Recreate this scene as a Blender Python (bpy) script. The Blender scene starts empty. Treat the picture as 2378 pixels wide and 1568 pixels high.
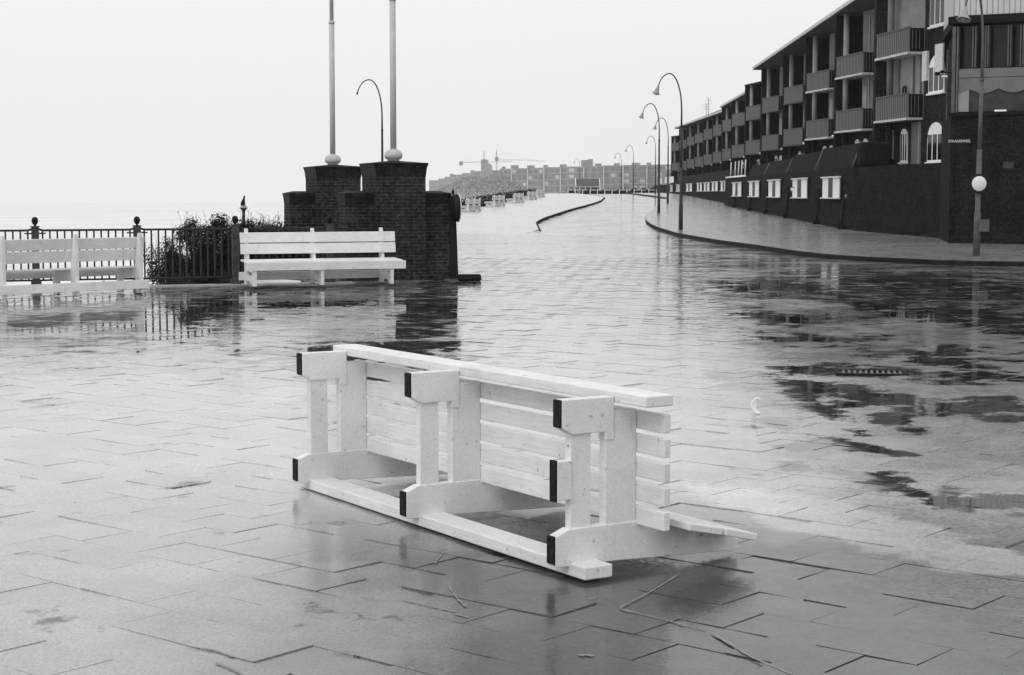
import bpy, math, random
from mathutils import Vector, Matrix
R = math.radians
random.seed(7)
scene = bpy.context.scene
COL = scene.collection

# ------------------------------------------------------------------ camera
EYE = 1.8
F = 4000.0                      # focal length in px of a 2377 px wide frame
PITCH = math.atan(335.0/F)
cam_d = bpy.data.cameras.new('camera'); cam = bpy.data.objects.new('camera', cam_d)
COL.objects.link(cam); scene.camera = cam
cam.location = (0, 0, EYE)
cam.rotation_euler = (math.pi/2-PITCH, 0, 0)
cam_d.sensor_width = 36; cam_d.lens = F/2377*36
cam_d.clip_start = .1; cam_d.clip_end = 6000
scene.render.resolution_x = 1024; scene.render.resolution_y = 675

# ------------------------------------------------------------------ sky, sun, exposure
SUN_EL, SUN_AZ = 48.0, 215.0
w = bpy.data.worlds.new("World"); scene.world = w; w.use_nodes = True
nt = w.node_tree; nt.nodes.clear()
sky = nt.nodes.new('ShaderNodeTexSky'); sky.sky_type = 'NISHITA'; sky.sun_disc = False
sky.sun_elevation = R(SUN_EL); sky.sun_rotation = R(SUN_AZ)
sky.air_density = 1.0; sky.dust_density = 6.0; sky.ozone_density = 1.0
bw = nt.nodes.new('ShaderNodeRGBToBW')
mxs = nt.nodes.new('ShaderNodeMix'); mxs.data_type = 'FLOAT'; mxs.inputs[0].default_value = .82; mxs.inputs[3].default_value = 7.5
bg = nt.nodes.new('ShaderNodeBackground'); bg.inputs[1].default_value = .1
wo = nt.nodes.new('ShaderNodeOutputWorld')
nt.links.new(sky.outputs[0], bw.inputs[0]); nt.links.new(bw.outputs[0], mxs.inputs[2])
nt.links.new(mxs.outputs[0], bg.inputs[0]); nt.links.new(bg.outputs[0], wo.inputs[0])
sd = bpy.data.lights.new('sun', 'SUN'); sd.energy = .5; sd.angle = R(30)
sun = bpy.data.objects.new('sun', sd); COL.objects.link(sun)
az = R(SUN_AZ); el = R(SUN_EL)
sun.rotation_euler = Vector((math.sin(az)*math.cos(el), math.cos(az)*math.cos(el), math.sin(el))).to_track_quat('Z', 'Y').to_euler()
vs = scene.view_settings; vs.view_transform = 'Standard'; vs.look = 'None'; vs.gamma = 1; vs.exposure = 0.47
scene.cycles.max_bounces = 6; scene.cycles.volume_bounces = 1
scene.cycles.use_denoising = True

# ------------------------------------------------------------------ geometry of the site
def g(Y):
    return .0035*Y if Y < 65 else min(.2275+.0116*(Y-65), 1.7)
def ray(x, y):
    a = x-1188.5; b = 784.-y; c, s = math.cos(PITCH), math.sin(PITCH)
    return Vector((a/F, c+b*s/F, -s+b*c/F))
def gp(x, y, h=0.0):
    d = ray(x, y); lo, hi = 1., 600.
    for _ in range(60):
        m = (lo+hi)/2
        if EYE+d.z*m-g(d.y*m)-h > 0: lo = m
        else: hi = m
    return Vector((0, 0, EYE))+d*lo
def xy(x, Y): return (x-1188.5)/F*Y          # lateral position of a bearing at distance Y (near the horizon)

# ------------------------------------------------------------------ materials
MATS = {}
def base_mat(name):
    m = bpy.data.materials.new(name); m.use_nodes = True
    MATS[name] = m
    return m, m.node_tree, m.node_tree.nodes['Principled BSDF']
def N(t, kind, **kw):
    n = t.nodes.new(kind)
    for k, v in kw.items(): setattr(n, k, v)
    return n
def math_(t, op, a, b=None, c=None, clamp=False):
    n = t.nodes.new('ShaderNodeMath'); n.operation = op; n.use_clamp = clamp
    for i, v in enumerate((a, b, c)):
        if v is None: continue
        if isinstance(v, (int, float)): n.inputs[i].default_value = v
        else: t.links.new(v, n.inputs[i])
    return n.outputs[0]
def ramp(t, fac, stops):
    r = t.nodes.new('ShaderNodeValToRGB')
    while len(r.color_ramp.elements) < len(stops): r.color_ramp.elements.new(.5)
    for e, (p, v) in zip(r.color_ramp.elements, stops): e.position = p; e.color = (v, v, v, 1)
    t.links.new(fac, r.inputs[0]); return r.outputs[0]
def noise(t, vec, scale, detail=4, rough=.55):
    n = t.nodes.new('ShaderNodeTexNoise'); n.inputs['Scale'].default_value = scale
    n.inputs['Detail'].default_value = detail; n.inputs['Roughness'].default_value = rough
    t.links.new(vec, n.inputs['Vector']); return n
def flat(name, v, rough=.6, var=.25, scale=6., bump=0.0, metal=0.0, spec=None):
    if spec is None: spec = .06 if v < .06 else (.12 if v < .15 else .3)
    m, t, p = base_mat(name)
    tc = N(t, 'ShaderNodeTexCoord')
    n = noise(t, tc.outputs['Object'], scale, 5)
    c = ramp(t, n.outputs[0], [(.3, v*(1-var)), (.7, min(1, v*(1+var)))])
    t.links.new(c, p.inputs['Base Color'])
    p.inputs['Roughness'].default_value = rough; p.inputs['Metallic'].default_value = metal
    p.inputs['Specular IOR Level'].default_value = spec
    if bump:
        b = N(t, 'ShaderNodeBump'); b.inputs['Strength'].default_value = bump; b.inputs['Distance'].default_value = .02
        n2 = noise(t, tc.outputs['Object'], scale*6, 4); t.links.new(n2.outputs[0], b.inputs['Height'])
        t.links.new(b.outputs[0], p.inputs['Normal'])
    return m
def stripes_mat(name, a, b, per, duty=.5, rough=.6):
    """vertical boards: x+y position cut into stripes"""
    m, t, p = base_mat(name)
    tc = N(t, 'ShaderNodeTexCoord'); s = N(t, 'ShaderNodeSeparateXYZ'); t.links.new(tc.outputs['Object'], s.inputs[0])
    u = math_(t, 'ADD', s.outputs[0], s.outputs[1])
    fr = math_(t, 'FRACT', math_(t, 'MULTIPLY', u, 1/per))
    k = math_(t, 'GREATER_THAN', fr, duty)
    n = noise(t, tc.outputs['Object'], 3., 4)
    k2 = math_(t, 'ADD', math_(t, 'MULTIPLY', k, b-a), math_(t, 'MULTIPLY', n.outputs[0], a*.5))
    k3 = math_(t, 'ADD', k2, a*.75)
    t.links.new(k3, p.inputs['Base Color']); p.inputs['Roughness'].default_value = rough; p.inputs['Specular IOR Level'].default_value = .15
    return m
def brick_mat(name, c1, c2, mortar, bw_=.22, bh=.07, ms=.012, rough=.8, wet=.0):
    m, t, p = base_mat(name)
    tc = N(t, 'ShaderNodeTexCoord'); s = N(t, 'ShaderNodeSeparateXYZ'); t.links.new(tc.outputs['Object'], s.inputs[0])
    u = math_(t, 'ADD', s.outputs[0], s.outputs[1])
    cmb = N(t, 'ShaderNodeCombineXYZ'); t.links.new(u, cmb.inputs[0]); t.links.new(s.outputs[2], cmb.inputs[1])
    b = N(t, 'ShaderNodeTexBrick'); t.links.new(cmb.outputs[0], b.inputs['Vector'])
    b.inputs['Color1'].default_value = (c1,)*3+(1,); b.inputs['Color2'].default_value = (c2,)*3+(1,)
    b.inputs['Mortar'].default_value = (mortar,)*3+(1,)
    b.inputs['Scale'].default_value = 1; b.inputs['Brick Width'].default_value = bw_; b.inputs['Row Height'].default_value = bh
    b.inputs['Mortar Size'].default_value = ms; b.inputs['Bias'].default_value = -.2
    n = noise(t, tc.outputs['Object'], 1.3, 6, .65)
    nf = noise(t, tc.outputs['Object'], 11., 4, .7)
    mul = math_(t, 'MULTIPLY', ramp(t, n.outputs[0], [(.3, .6), (.7, 1.3)]), ramp(t, nf.outputs[0], [(.35, .35), (.65, 1.6)]))
    mx = N(t, 'ShaderNodeMix', data_type='RGBA', blend_type='MULTIPLY'); mx.inputs[0].default_value = 1
    t.links.new(b.outputs[0], mx.inputs[6]); t.links.new(mul, mx.inputs[7])
    t.links.new(mx.outputs[2], p.inputs['Base Color']); p.inputs['Roughness'].default_value = rough; p.inputs['Specular IOR Level'].default_value = .04
    bp = N(t, 'ShaderNodeBump'); bp.inputs['Strength'].default_value = .6; bp.inputs['Distance'].default_value = .01
    inv = math_(t, 'SUBTRACT', 1., b.outputs['Fac']); t.links.new(inv, bp.inputs['Height']); t.links.new(bp.outputs[0], p.inputs['Normal'])
    return m

ELL = []   # standing water: (x, y, half width, half length, turn)
for a in ((1725, 1950, 728, 757, 0), (1700, 1910, 872, 908, 8), (1835, 1905, 885, 965, 0), (2060, 2300, 812, 850, -10), (2090, 2250, 690, 800, 12), (2090, 2420, 868, 892, 0), (1788, 1832, 972, 1002, 0),
          (1826, 1896, 1034, 1056, 0), (1950, 2030, 1010, 1072, 35), (2045, 2205, 1095, 1192, 30), (2035, 2110, 955, 1005, 0), (1850, 2110, 850, 884, 0), (2230, 2400, 930, 985, -5), (1800, 2000, 780, 800, 0),
          (1950, 2400, 640, 700, 0), (2150, 2400, 720, 760, 0), (20, 330, 722, 770, 0), (560, 900, 690, 722, 0), (900, 1065, 668, 800, 0), (335, 540, 690, 790, 0), (640, 1060, 795, 850, 0), (1700, 1990, 655, 690, 0), (1880, 2150, 900, 960, 20)):
    A_, B_ = gp((a[0]+a[1])/2, a[3]), gp((a[0]+a[1])/2, a[2])
    cy_ = (A_.y+B_.y)/2; ELL.append(((a[0]+a[1]-2377.)/2/F*cy_, cy_, (a[1]-a[0])/2/F*cy_*1.15, (B_.y-A_.y)/2*1.2, R(a[4])))

def wet_mat(name, dry_lo, dry_hi, kind):
    """wet ground: albedo patches, fine ripples of the water film, standing puddles"""
    m, t, p = base_mat(name)
    geo = N(t, 'ShaderNodeNewGeometry'); pos = geo.outputs['Position']
    sp = N(t, 'ShaderNodeSeparateXYZ'); t.links.new(pos, sp.inputs[0]); X, Y = sp.outputs[0], sp.outputs[1]
    n1 = noise(t, pos, .35, 5, .6); n2 = noise(t, pos, 2.3, 5, .6); n3 = noise(t, pos, 14., 3, .6); n4 = noise(t, pos, 90., 2, .5)
    # albedo
    alb = math_(t, 'ADD', dry_lo, math_(t, 'MULTIPLY', n1.outputs[0], dry_hi-dry_lo))
    if kind == 'slab':
        # darker soaked slabs at the near right, paler ones at the left
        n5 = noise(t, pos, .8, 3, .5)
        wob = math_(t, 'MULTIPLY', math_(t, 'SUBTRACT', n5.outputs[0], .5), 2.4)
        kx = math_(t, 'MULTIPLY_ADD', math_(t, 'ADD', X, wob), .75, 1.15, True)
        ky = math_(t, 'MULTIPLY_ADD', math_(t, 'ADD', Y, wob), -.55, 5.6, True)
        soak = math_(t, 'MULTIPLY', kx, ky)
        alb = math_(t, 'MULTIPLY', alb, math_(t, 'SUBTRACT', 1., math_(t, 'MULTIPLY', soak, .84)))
        alb = math_(t, 'MULTIPLY', alb, math_(t, 'ADD', 1., math_(t, 'MULTIPLY', math_(t, 'MULTIPLY_ADD', Y, .2, -1.5, True), .40)))  # farther slabs lightened in albedo, standing in for stronger sky reflection
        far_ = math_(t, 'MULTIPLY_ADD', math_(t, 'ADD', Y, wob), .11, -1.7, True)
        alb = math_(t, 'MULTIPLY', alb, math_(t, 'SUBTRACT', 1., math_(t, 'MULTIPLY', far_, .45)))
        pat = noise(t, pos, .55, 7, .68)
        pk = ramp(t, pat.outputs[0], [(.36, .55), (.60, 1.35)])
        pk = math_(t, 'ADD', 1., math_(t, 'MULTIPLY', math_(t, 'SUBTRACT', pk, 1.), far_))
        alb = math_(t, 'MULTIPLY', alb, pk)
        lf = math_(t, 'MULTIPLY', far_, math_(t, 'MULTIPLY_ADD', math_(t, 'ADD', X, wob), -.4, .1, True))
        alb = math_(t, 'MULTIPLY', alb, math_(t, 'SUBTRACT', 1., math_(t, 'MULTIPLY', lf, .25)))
        # right side darkened in the albedo, standing in for the houses' dark reflection
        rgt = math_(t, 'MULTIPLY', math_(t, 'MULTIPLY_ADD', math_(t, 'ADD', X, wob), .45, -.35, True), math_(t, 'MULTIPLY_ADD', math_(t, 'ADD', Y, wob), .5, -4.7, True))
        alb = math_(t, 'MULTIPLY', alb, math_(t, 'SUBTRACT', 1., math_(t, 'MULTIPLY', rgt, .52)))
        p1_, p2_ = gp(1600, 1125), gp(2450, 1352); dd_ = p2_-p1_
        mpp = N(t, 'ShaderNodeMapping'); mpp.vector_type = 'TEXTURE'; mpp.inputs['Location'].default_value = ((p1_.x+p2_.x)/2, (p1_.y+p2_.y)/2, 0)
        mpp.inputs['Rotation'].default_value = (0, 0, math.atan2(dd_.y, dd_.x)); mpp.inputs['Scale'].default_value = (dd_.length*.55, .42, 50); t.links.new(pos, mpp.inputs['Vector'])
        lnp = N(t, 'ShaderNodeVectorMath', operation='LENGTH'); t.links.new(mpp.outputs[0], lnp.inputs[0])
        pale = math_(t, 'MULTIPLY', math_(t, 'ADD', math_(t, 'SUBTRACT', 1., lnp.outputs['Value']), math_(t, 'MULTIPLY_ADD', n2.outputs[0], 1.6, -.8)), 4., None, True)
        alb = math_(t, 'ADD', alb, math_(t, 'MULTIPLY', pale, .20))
        hue = N(t, 'ShaderNodeAttribute'); hue.attribute_name = 'tone'
        alb = math_(t, 'MULTIPLY', alb, math_(t, 'MULTIPLY_ADD', hue.outputs['Fac'], .14, .93))
    sc = math_(t, 'MULTIPLY', math_(t, 'SUBTRACT', n3.outputs[0], .5), .12)
    alb = math_(t, 'MULTIPLY', alb, math_(t, 'ADD', 1., math_(t, 'ADD', sc, math_(t, 'MULTIPLY', math_(t, 'SUBTRACT', n4.outputs[0], .5), 1.3))))
    # puddles: right part of the plaza, and a band before the railing
    pn = noise(t, pos, 1.9, 8, .68)
    best = None
    for (ex, ey, ea, eb, er) in ELL if kind == 'slab' else ():
        mp = N(t, 'ShaderNodeMapping'); mp.vector_type = 'TEXTURE'
        mp.inputs['Location'].default_value = (ex, ey, 0); mp.inputs['Rotation'].default_value = (0, 0, er); mp.inputs['Scale'].default_value = (ea, eb, 50)
        t.links.new(pos, mp.inputs['Vector'])
        ln = N(t, 'ShaderNodeVectorMath', operation='LENGTH'); t.links.new(mp.outputs[0], ln.inputs[0])
        k = math_(t, 'SUBTRACT', 1., ln.outputs['Value'])
        best = k if best is None else math_(t, 'MAXIMUM', best, k)
    if best is None: best = math_(t, 'ADD', -5., 0.)
    best = math_(t, 'MAXIMUM', best, -1.)
    pud = math_(t, 'MULTIPLY', math_(t, 'ADD', math_(t, 'MULTIPLY', best, .42), math_(t, 'MULTIPLY_ADD', pn.outputs[0], 3.1, -1.47)), 5.5, None, True)
    dn = t.nodes.new('ShaderNodeMath'); dn.operation = 'MULTIPLY'; dn.inputs[0].default_value = .93
    t.links.new(pud, dn.inputs[1])
    alb = math_(t, 'MULTIPLY', alb, math_(t, 'SUBTRACT', 1., dn.outputs[0]))
    t.links.new(alb, p.inputs['Base Color'])
    # roughness
    r0 = math_(t, 'MULTIPLY_ADD', n2.outputs[0], .26, {'slab': .06, 'road': .12, 'walk': .10}[kind])
    r0 = math_(t, 'ADD', r0, math_(t, 'MULTIPLY', math_(t, 'SUBTRACT', n3.outputs[0], .5), .15))
    if kind == 'slab': r0 = math_(t, 'MULTIPLY', r0, math_(t, 'SUBTRACT', 1., math_(t, 'MULTIPLY_ADD', lf, .25, math_(t, 'MULTIPLY', far_, .45)))); r0 = math_(t, 'MULTIPLY', r0, math_(t, 'MULTIPLY', pk, pk))
    rr = math_(t, 'MULTIPLY', r0, math_(t, 'SUBTRACT', 1., math_(t, 'MULTIPLY', pud, .72)))
    t.links.new(rr, p.inputs['Roughness'])
    p.inputs['IOR'].default_value = 1.55
    # normal: small film undulations
    def dv(nz, amp):
        s1 = N(t, 'ShaderNodeVectorMath', operation='SUBTRACT'); t.links.new(nz.outputs['Color'], s1.inputs[0]); s1.inputs[1].default_value = (.5, .5, .5)
        s2 = N(t, 'ShaderNodeVectorMath', operation='MULTIPLY'); t.links.new(s1.outputs[0], s2.inputs[0]); s2.inputs[1].default_value = (amp, amp, 0)
        return s2.outputs[0]
    na = noise(t, pos, 1.1, 3, .5); nb = noise(t, pos, 6., 3, .5); nc = noise(t, pos, 45., 2, .5)
    A = {'slab': (.022, .04, .11), 'road': (.06, .07, .09), 'walk': (.07, .09, .10)}[kind]
    ad = N(t, 'ShaderNodeVectorMath', operation='ADD'); t.links.new(dv(na, A[0]), ad.inputs[0]); t.links.new(dv(nb, A[1]), ad.inputs[1])
    ad2 = N(t, 'ShaderNodeVectorMath', operation='ADD'); t.links.new(ad.outputs[0], ad2.inputs[0]); t.links.new(dv(nc, A[2]), ad2.inputs[1])
    if kind == 'slab':
        nd = noise(t, pos, 3.2, 5, .65); fs_ = N(t, 'ShaderNodeVectorMath', operation='SCALE'); t.links.new(dv(nd, .13), fs_.inputs[0]); t.links.new(far_, fs_.inputs['Scale'])
        ad3 = N(t, 'ShaderNodeVectorMath', operation='ADD'); t.links.new(ad2.outputs[0], ad3.inputs[0]); t.links.new(fs_.outputs[0], ad3.inputs[1]); ad2 = ad3
    tot = N(t, 'ShaderNodeVectorMath', operation='ADD'); t.links.new(ad2.outputs[0], tot.inputs[0]); t.links.new(geo.outputs['True Normal'], tot.inputs[1])
    still = N(t, 'ShaderNodeVectorMath', operation='SCALE'); t.links.new(dv(nb, .02), still.inputs[0]); still.inputs['Scale'].default_value = 1
    up = N(t, 'ShaderNodeVectorMath', operation='ADD'); t.links.new(still.outputs[0], up.inputs[0]); up.inputs[1].default_value = (0, -.0035, 1)
    mix = N(t, 'ShaderNodeMix', data_type='VECTOR'); t.links.new(pud, mix.inputs[0])
    t.links.new(tot.outputs[0], mix.inputs[4]); t.links.new(up.outputs[0], mix.inputs[5])
    nm = N(t, 'ShaderNodeVectorMath', operation='NORMALIZE'); t.links.new(mix.outputs[1], nm.inputs[0])
    t.links.new(nm.outputs[0], p.inputs['Normal'])
    return m

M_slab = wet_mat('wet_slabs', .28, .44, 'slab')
M_road = wet_mat('wet_asphalt', .26, .58, 'road')
M_walk = wet_mat('wet_sidewalk', .07, .34, 'walk')
M_prom = wet_mat('wet_promenade', .40, .66, 'road')
M_lime = flat('lime_deposit', .22, .5, .2, 30.)
M_joint = flat('wet_sand_joints', .11, .5)
M_kerb = flat('dark_wet_kerb', .014, .7, .5, 3.)
M_paint = flat('white_bench_paint', .78, .42, .05, 5., .12)
def dirty_paint():
    m, t, p = base_mat('worn_white_paint')
    tc = N(t, 'ShaderNodeTexCoord'); o = tc.outputs['Object']
    a = noise(t, o, 2.2, 6, .65); b = noise(t, o, 26., 5, .65)
    mp = N(t, 'ShaderNodeMapping'); mp.inputs['Scale'].default_value = (2, 30, 30); t.links.new(o, mp.inputs['Vector'])
    c = noise(t, mp.outputs[0], 3., 4, .6)
    base = ramp(t, a.outputs[0], [(.28, .66), (.6, .82)])
    spots = ramp(t, b.outputs[0], [(.27, .30), (.37, 1.0)])
    grain = ramp(t, c.outputs[0], [(.3, .86), (.62, 1.0)])
    k = math_(t, 'MULTIPLY', math_(t, 'MULTIPLY', base, spots), grain)
    t.links.new(k, p.inputs['Base Color']); p.inputs['Roughness'].default_value = .38
    bp = N(t, 'ShaderNodeBump'); bp.inputs['Strength'].default_value = .25; bp.inputs['Distance'].default_value = .004
    t.links.new(c.outputs[0], bp.inputs['Height']); t.links.new(bp.outputs[0], p.inputs['Normal'])
    return m
M_wood = dirty_paint()
M_black = flat('black_tarred_feet', .02, .6, .6, 40.)
M_brick = brick_mat('dark_brick', .018, .036, .050, .21, .065, .010)
M_brickcap = brick_mat('dark_soldier_brick', .014, .022, .018, .065, .30, .006, .55)
M_hbrick = brick_mat('house_brick', .018, .030, .032)
M_hbrick2 = brick_mat('podium_brick', .009, .016, .016)
M_hbrick3 = brick_mat('corner_house_brick', .011, .018, .017)
M_render = flat('grey_render', .15, .8, .15, 2.)
M_lrender = flat('pale_render', .26, .8, .15, 2.)
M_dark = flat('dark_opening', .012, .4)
M_glass = flat('dark_window_glass', .012, .15, .2, 1., spec=.25)
M_white = flat('white_joinery', .82, .5, .06)
M_curtain = flat('white_curtain', .62, .8, .12, 9.)
M_slats = stripes_mat('slatted_boards', .025, .15, .2, .45)
M_sidebars = flat('black_side_panel', .012, .6)
M_roof = flat('dark_roof_tiles', .03, .7)
M_soffit = flat('grey_soffit', .09, .8)
M_fascia = flat('pale_fascia', .5, .6)
M_corr = stripes_mat('pale_cladding', .25, .50, .16, .2)
M_metal = flat('grey_lamp_metal', .05, .5, .2, 4.)
M_metal_l = flat('light_grey_post_paint', .10, .5, .25, 4.)
M_shade = flat('pale_lamp_enamel', .3, .4, .15)
M_pole = flat('white_pole_paint', .46, .45, .10, 5.)
M_iron = flat('railing_paint', .035, .5, .3, 9.)
M_ironpost = flat('railing_post_paint', .06, .55, .35, 9., .2)
M_blackball = flat('black_ball', .012, .3)
M_hedge = flat('dark_parapet', .012, .9, .5, 5.)
M_signw = flat('white_sign_face', .72, .5, .03)
M_signb = flat('sign_border', .02, .4)
M_bush = flat('bush_leaves', .018, .8, .6, 3.)
M_twig = flat('bush_twigs', .03, .9)
M_reed = flat('dry_grass', .04, .9, .5, 3.)
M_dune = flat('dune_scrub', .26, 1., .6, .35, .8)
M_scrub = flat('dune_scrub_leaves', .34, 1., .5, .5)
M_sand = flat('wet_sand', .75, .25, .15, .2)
M_far = flat('far_hazed_brick', .24, .9, .2, .5)  # lightened albedo stands in for distance haze
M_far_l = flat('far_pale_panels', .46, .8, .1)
M_far_d = flat('far_hazed_openings', .17, .8, .3, .8)  # openings and cranes paled in colour to look hazed
M_log = flat('black_wet_metal', .015, .35)
M_stone = flat('pale_stone', .35, .7)

def sea_mat():
    m, t, p = base_mat('sea_water')
    geo = N(t, 'ShaderNodeNewGeometry'); pos = geo.outputs['Position']
    mp = N(t, 'ShaderNodeMapping'); mp.inputs['Scale'].default_value = (.02, .10, 1); mp.inputs['Rotation'].default_value = (0, 0, R(-8)); t.links.new(pos, mp.inputs['Vector'])
    n = noise(t, mp.outputs[0], 1., 6, .6)
    c = ramp(t, n.outputs[0], [(.42, .60), (.56, .74)])  # pale water colour stands in for thicker haze over the sea
    t.links.new(c, p.inputs['Base Color']); p.inputs['Roughness'].default_value = .3
    b = N(t, 'ShaderNodeBump'); b.inputs['Strength'].default_value = .5; b.inputs['Distance'].default_value = .5
    n2 = noise(t, pos, .4, 5); t.links.new(n2.outputs[0], b.inputs['Height']); t.links.new(b.outputs[0], p.inputs['Normal'])
    return m
M_sea = sea_mat()

# ------------------------------------------------------------------ mesh helpers
class MB:
    def __init__(s): s.v = []; s.f = []; s.sm = []
    def add(s, vs, fs, smooth=False):
        o = len(s.v); s.v += [tuple(v) for v in vs]
        s.f += [tuple(i+o for i in f) for f in fs]; s.sm += [smooth]*len(fs); return s
    def box(s, c, d, rz=0.0, M=None):
        x, y, z = d[0]/2, d[1]/2, d[2]/2
        vs = [Vector((sx*x, sy*y, sz*z)) for sz in (-1, 1) for sx, sy in ((-1, -1), (1, -1), (1, 1), (-1, 1))]
        m = Matrix.Translation(c) @ Matrix.Rotation(rz, 4, 'Z')
        if M is not None: m = M @ m
        return s.add([m @ v for v in vs], [(3, 2, 1, 0), (4, 5, 6, 7), (0, 1, 5, 4), (1, 2, 6, 5), (2, 3, 7, 6), (3, 0, 4, 7)])
    def bb(s, x0, x1, y0, y1, z0, z1, M=None):
        return s.box(((x0+x1)/2, (y0+y1)/2, (z0+z1)/2), (x1-x0, y1-y0, z1-z0), 0, M)
    def prism(s, poly, f, a, b):
        """poly: 2-D outline (ccw); f(p,q,t) -> 3-D; extruded from t=a to t=b"""
        n = len(poly)
        vs = [f(p, q, a) for p, q in poly]+[f(p, q, b) for p, q in poly]
        fs = [tuple(range(n))[::-1], tuple(range(n, 2*n))]+[(i, (i+1) % n, n+(i+1) % n, n+i) for i in range(n)]
        return s.add(vs, fs)
    def tube(s, pts, rs, n=10, cap=True, smooth=True):
        pts = [Vector(p) for p in pts]
        if isinstance(rs, (int, float)): rs = [rs]*len(pts)
        vs = []; prev = None
        for i, p in enumerate(pts):
            d = (pts[min(i+1, len(pts)-1)]-pts[max(i-1, 0)])
            if d.length < 1e-9: d = Vector((0, 0, 1))
            d.normalize()
            if prev is None: a = d.orthogonal().normalized()
            else: a = (prev-d*prev.dot(d)).normalized()
            prev = a; b = d.cross(a)
            vs += [p+(a*math.cos(2*math.pi*k/n)+b*math.sin(2*math.pi*k/n))*rs[i] for k in range(n)]
        fs = [(i*n+k, i*n+(k+1) % n, (i+1)*n+(k+1) % n, (i+1)*n+k) for i in range(len(pts)-1) for k in range(n)]
        s.add(vs, fs, smooth)
        if cap:
            o = len(s.v)-len(vs)
            s.f.append(tuple(o+k for k in range(n))[::-1]); s.f.append(tuple(o+(len(pts)-1)*n+k for k in range(n))); s.sm += [False, False]
        return s
    def lathe(s, prof, c=(0, 0, 0), n=16, M=None):
        m = Matrix.Translation(c)
        if M is not None: m = M
        vs = [m @ Vector((r*math.cos(2*math.pi*k/n), r*math.sin(2*math.pi*k/n), z)) for r, z in prof for k in range(n)]
        fs = [(i*n+k, i*n+(k+1) % n, (i+1)*n+(k+1) % n, (i+1)*n+k) for i in range(len(prof)-1) for k in range(n)]
        return s.add(vs, fs, True)
    def build(s, name, mat, parent=None, bevel=0.0, mats=None):
        me = bpy.data.meshes.new(name); me.from_pydata(s.v, [], s.f); me.update()
        for p, q in zip(me.polygons, s.sm): p.use_smooth = q
        me.materials.append(mat)
        o = bpy.data.objects.new(name, me); COL.objects.link(o)
        if parent is not None: o.parent = parent
        if bevel:
            b = o.modifiers.new('bevel', 'BEVEL'); b.width = bevel; b.segments = 2; b.limit_method = 'ANGLE'
        return o
def tag(o, label=None, cat=None, group=None, kind=None):
    if label: o['label'] = label
    if cat: o['category'] = cat
    if group: o['group'] = group
    if kind: o['kind'] = kind
    return o
def empty(name, loc, rz=0.0, label=None, cat=None, group=None):
    o = bpy.data.objects.new(name, None); COL.objects.link(o); o.empty_display_size = .2
    o.location = loc; o.rotation_euler = (0, 0, rz); return tag(o, label, cat, group)
def copy_tree(o, parent=None):
    c = o.copy(); COL.objects.link(c); c.parent = parent
    for ch in [x for x in bpy.data.objects if x.parent == o]: copy_tree(ch, c)
    return c

# ------------------------------------------------------------------ ground
# joint bed / plaza and road sheet (one sheet to the horizon on land)
FD = Vector((5.0, 1.8, 0)).normalized()                     # railing direction
FP = Vector((-8.4, 30.4, 0))                                # a railing post
def edge_x(Y):                                              # seaward edge of the paved land
    if Y <= 32.2: return FP.x+(Y-FP.y)*FD.x/FD.y
    if Y < 36: return -3.4-3.0*(Y-32.2)/3.8
    if Y < 60: return -6.4
    return -6.46+(Y-60)*.078
def sheet(name, xs, ys, zf, mat, clip=None):
    vs = [(x, y, zf(x, y)) for y in ys for x in xs]; nx = len(xs)
    fs = [(j*nx+i, j*nx+i+1, (j+1)*nx+i+1, (j+1)*nx+i) for j in range(len(ys)-1) for i in range(nx-1)]
    m = MB(); m.add(vs, fs); o = m.build(name, mat); return o
ys = [-60, -20, 0]+[26+.4*i for i in range(26)]+[i*1.0 for i in range(2, 66, 2)]+[65]+[66+i*6 for i in range(0, 22)]+[191.5, 192, 200, 260, 400, 700, 1200]
ys = sorted(set(ys))
def land(x0f, x1, name, mat, dz):
    m = MB(); vs = []; nx = 14
    for y in ys:
        a = x0f(y)
        for i in range(nx): vs.append((a+(x1-a)*(i/(nx-1))**1.6, y, g(y)+dz))
    fs = [(j*nx+i, j*nx+i+1, (j+1)*nx+i+1, (j+1)*nx+i) for j in range(len(ys)-1) for i in range(nx-1)]
    m.add(vs, fs); return m.build(name, mat)
def land_left(y):
    if y < 27: return -60.0 if y < 10 else (-18.1 if y > 26 else -40)
    return max(edge_x(y), -18.2)
road = tag(land(lambda y: (-60 if y < 26 else edge_x(y)), 260, 'road', M_slab, 0.0), kind='structure')

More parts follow.
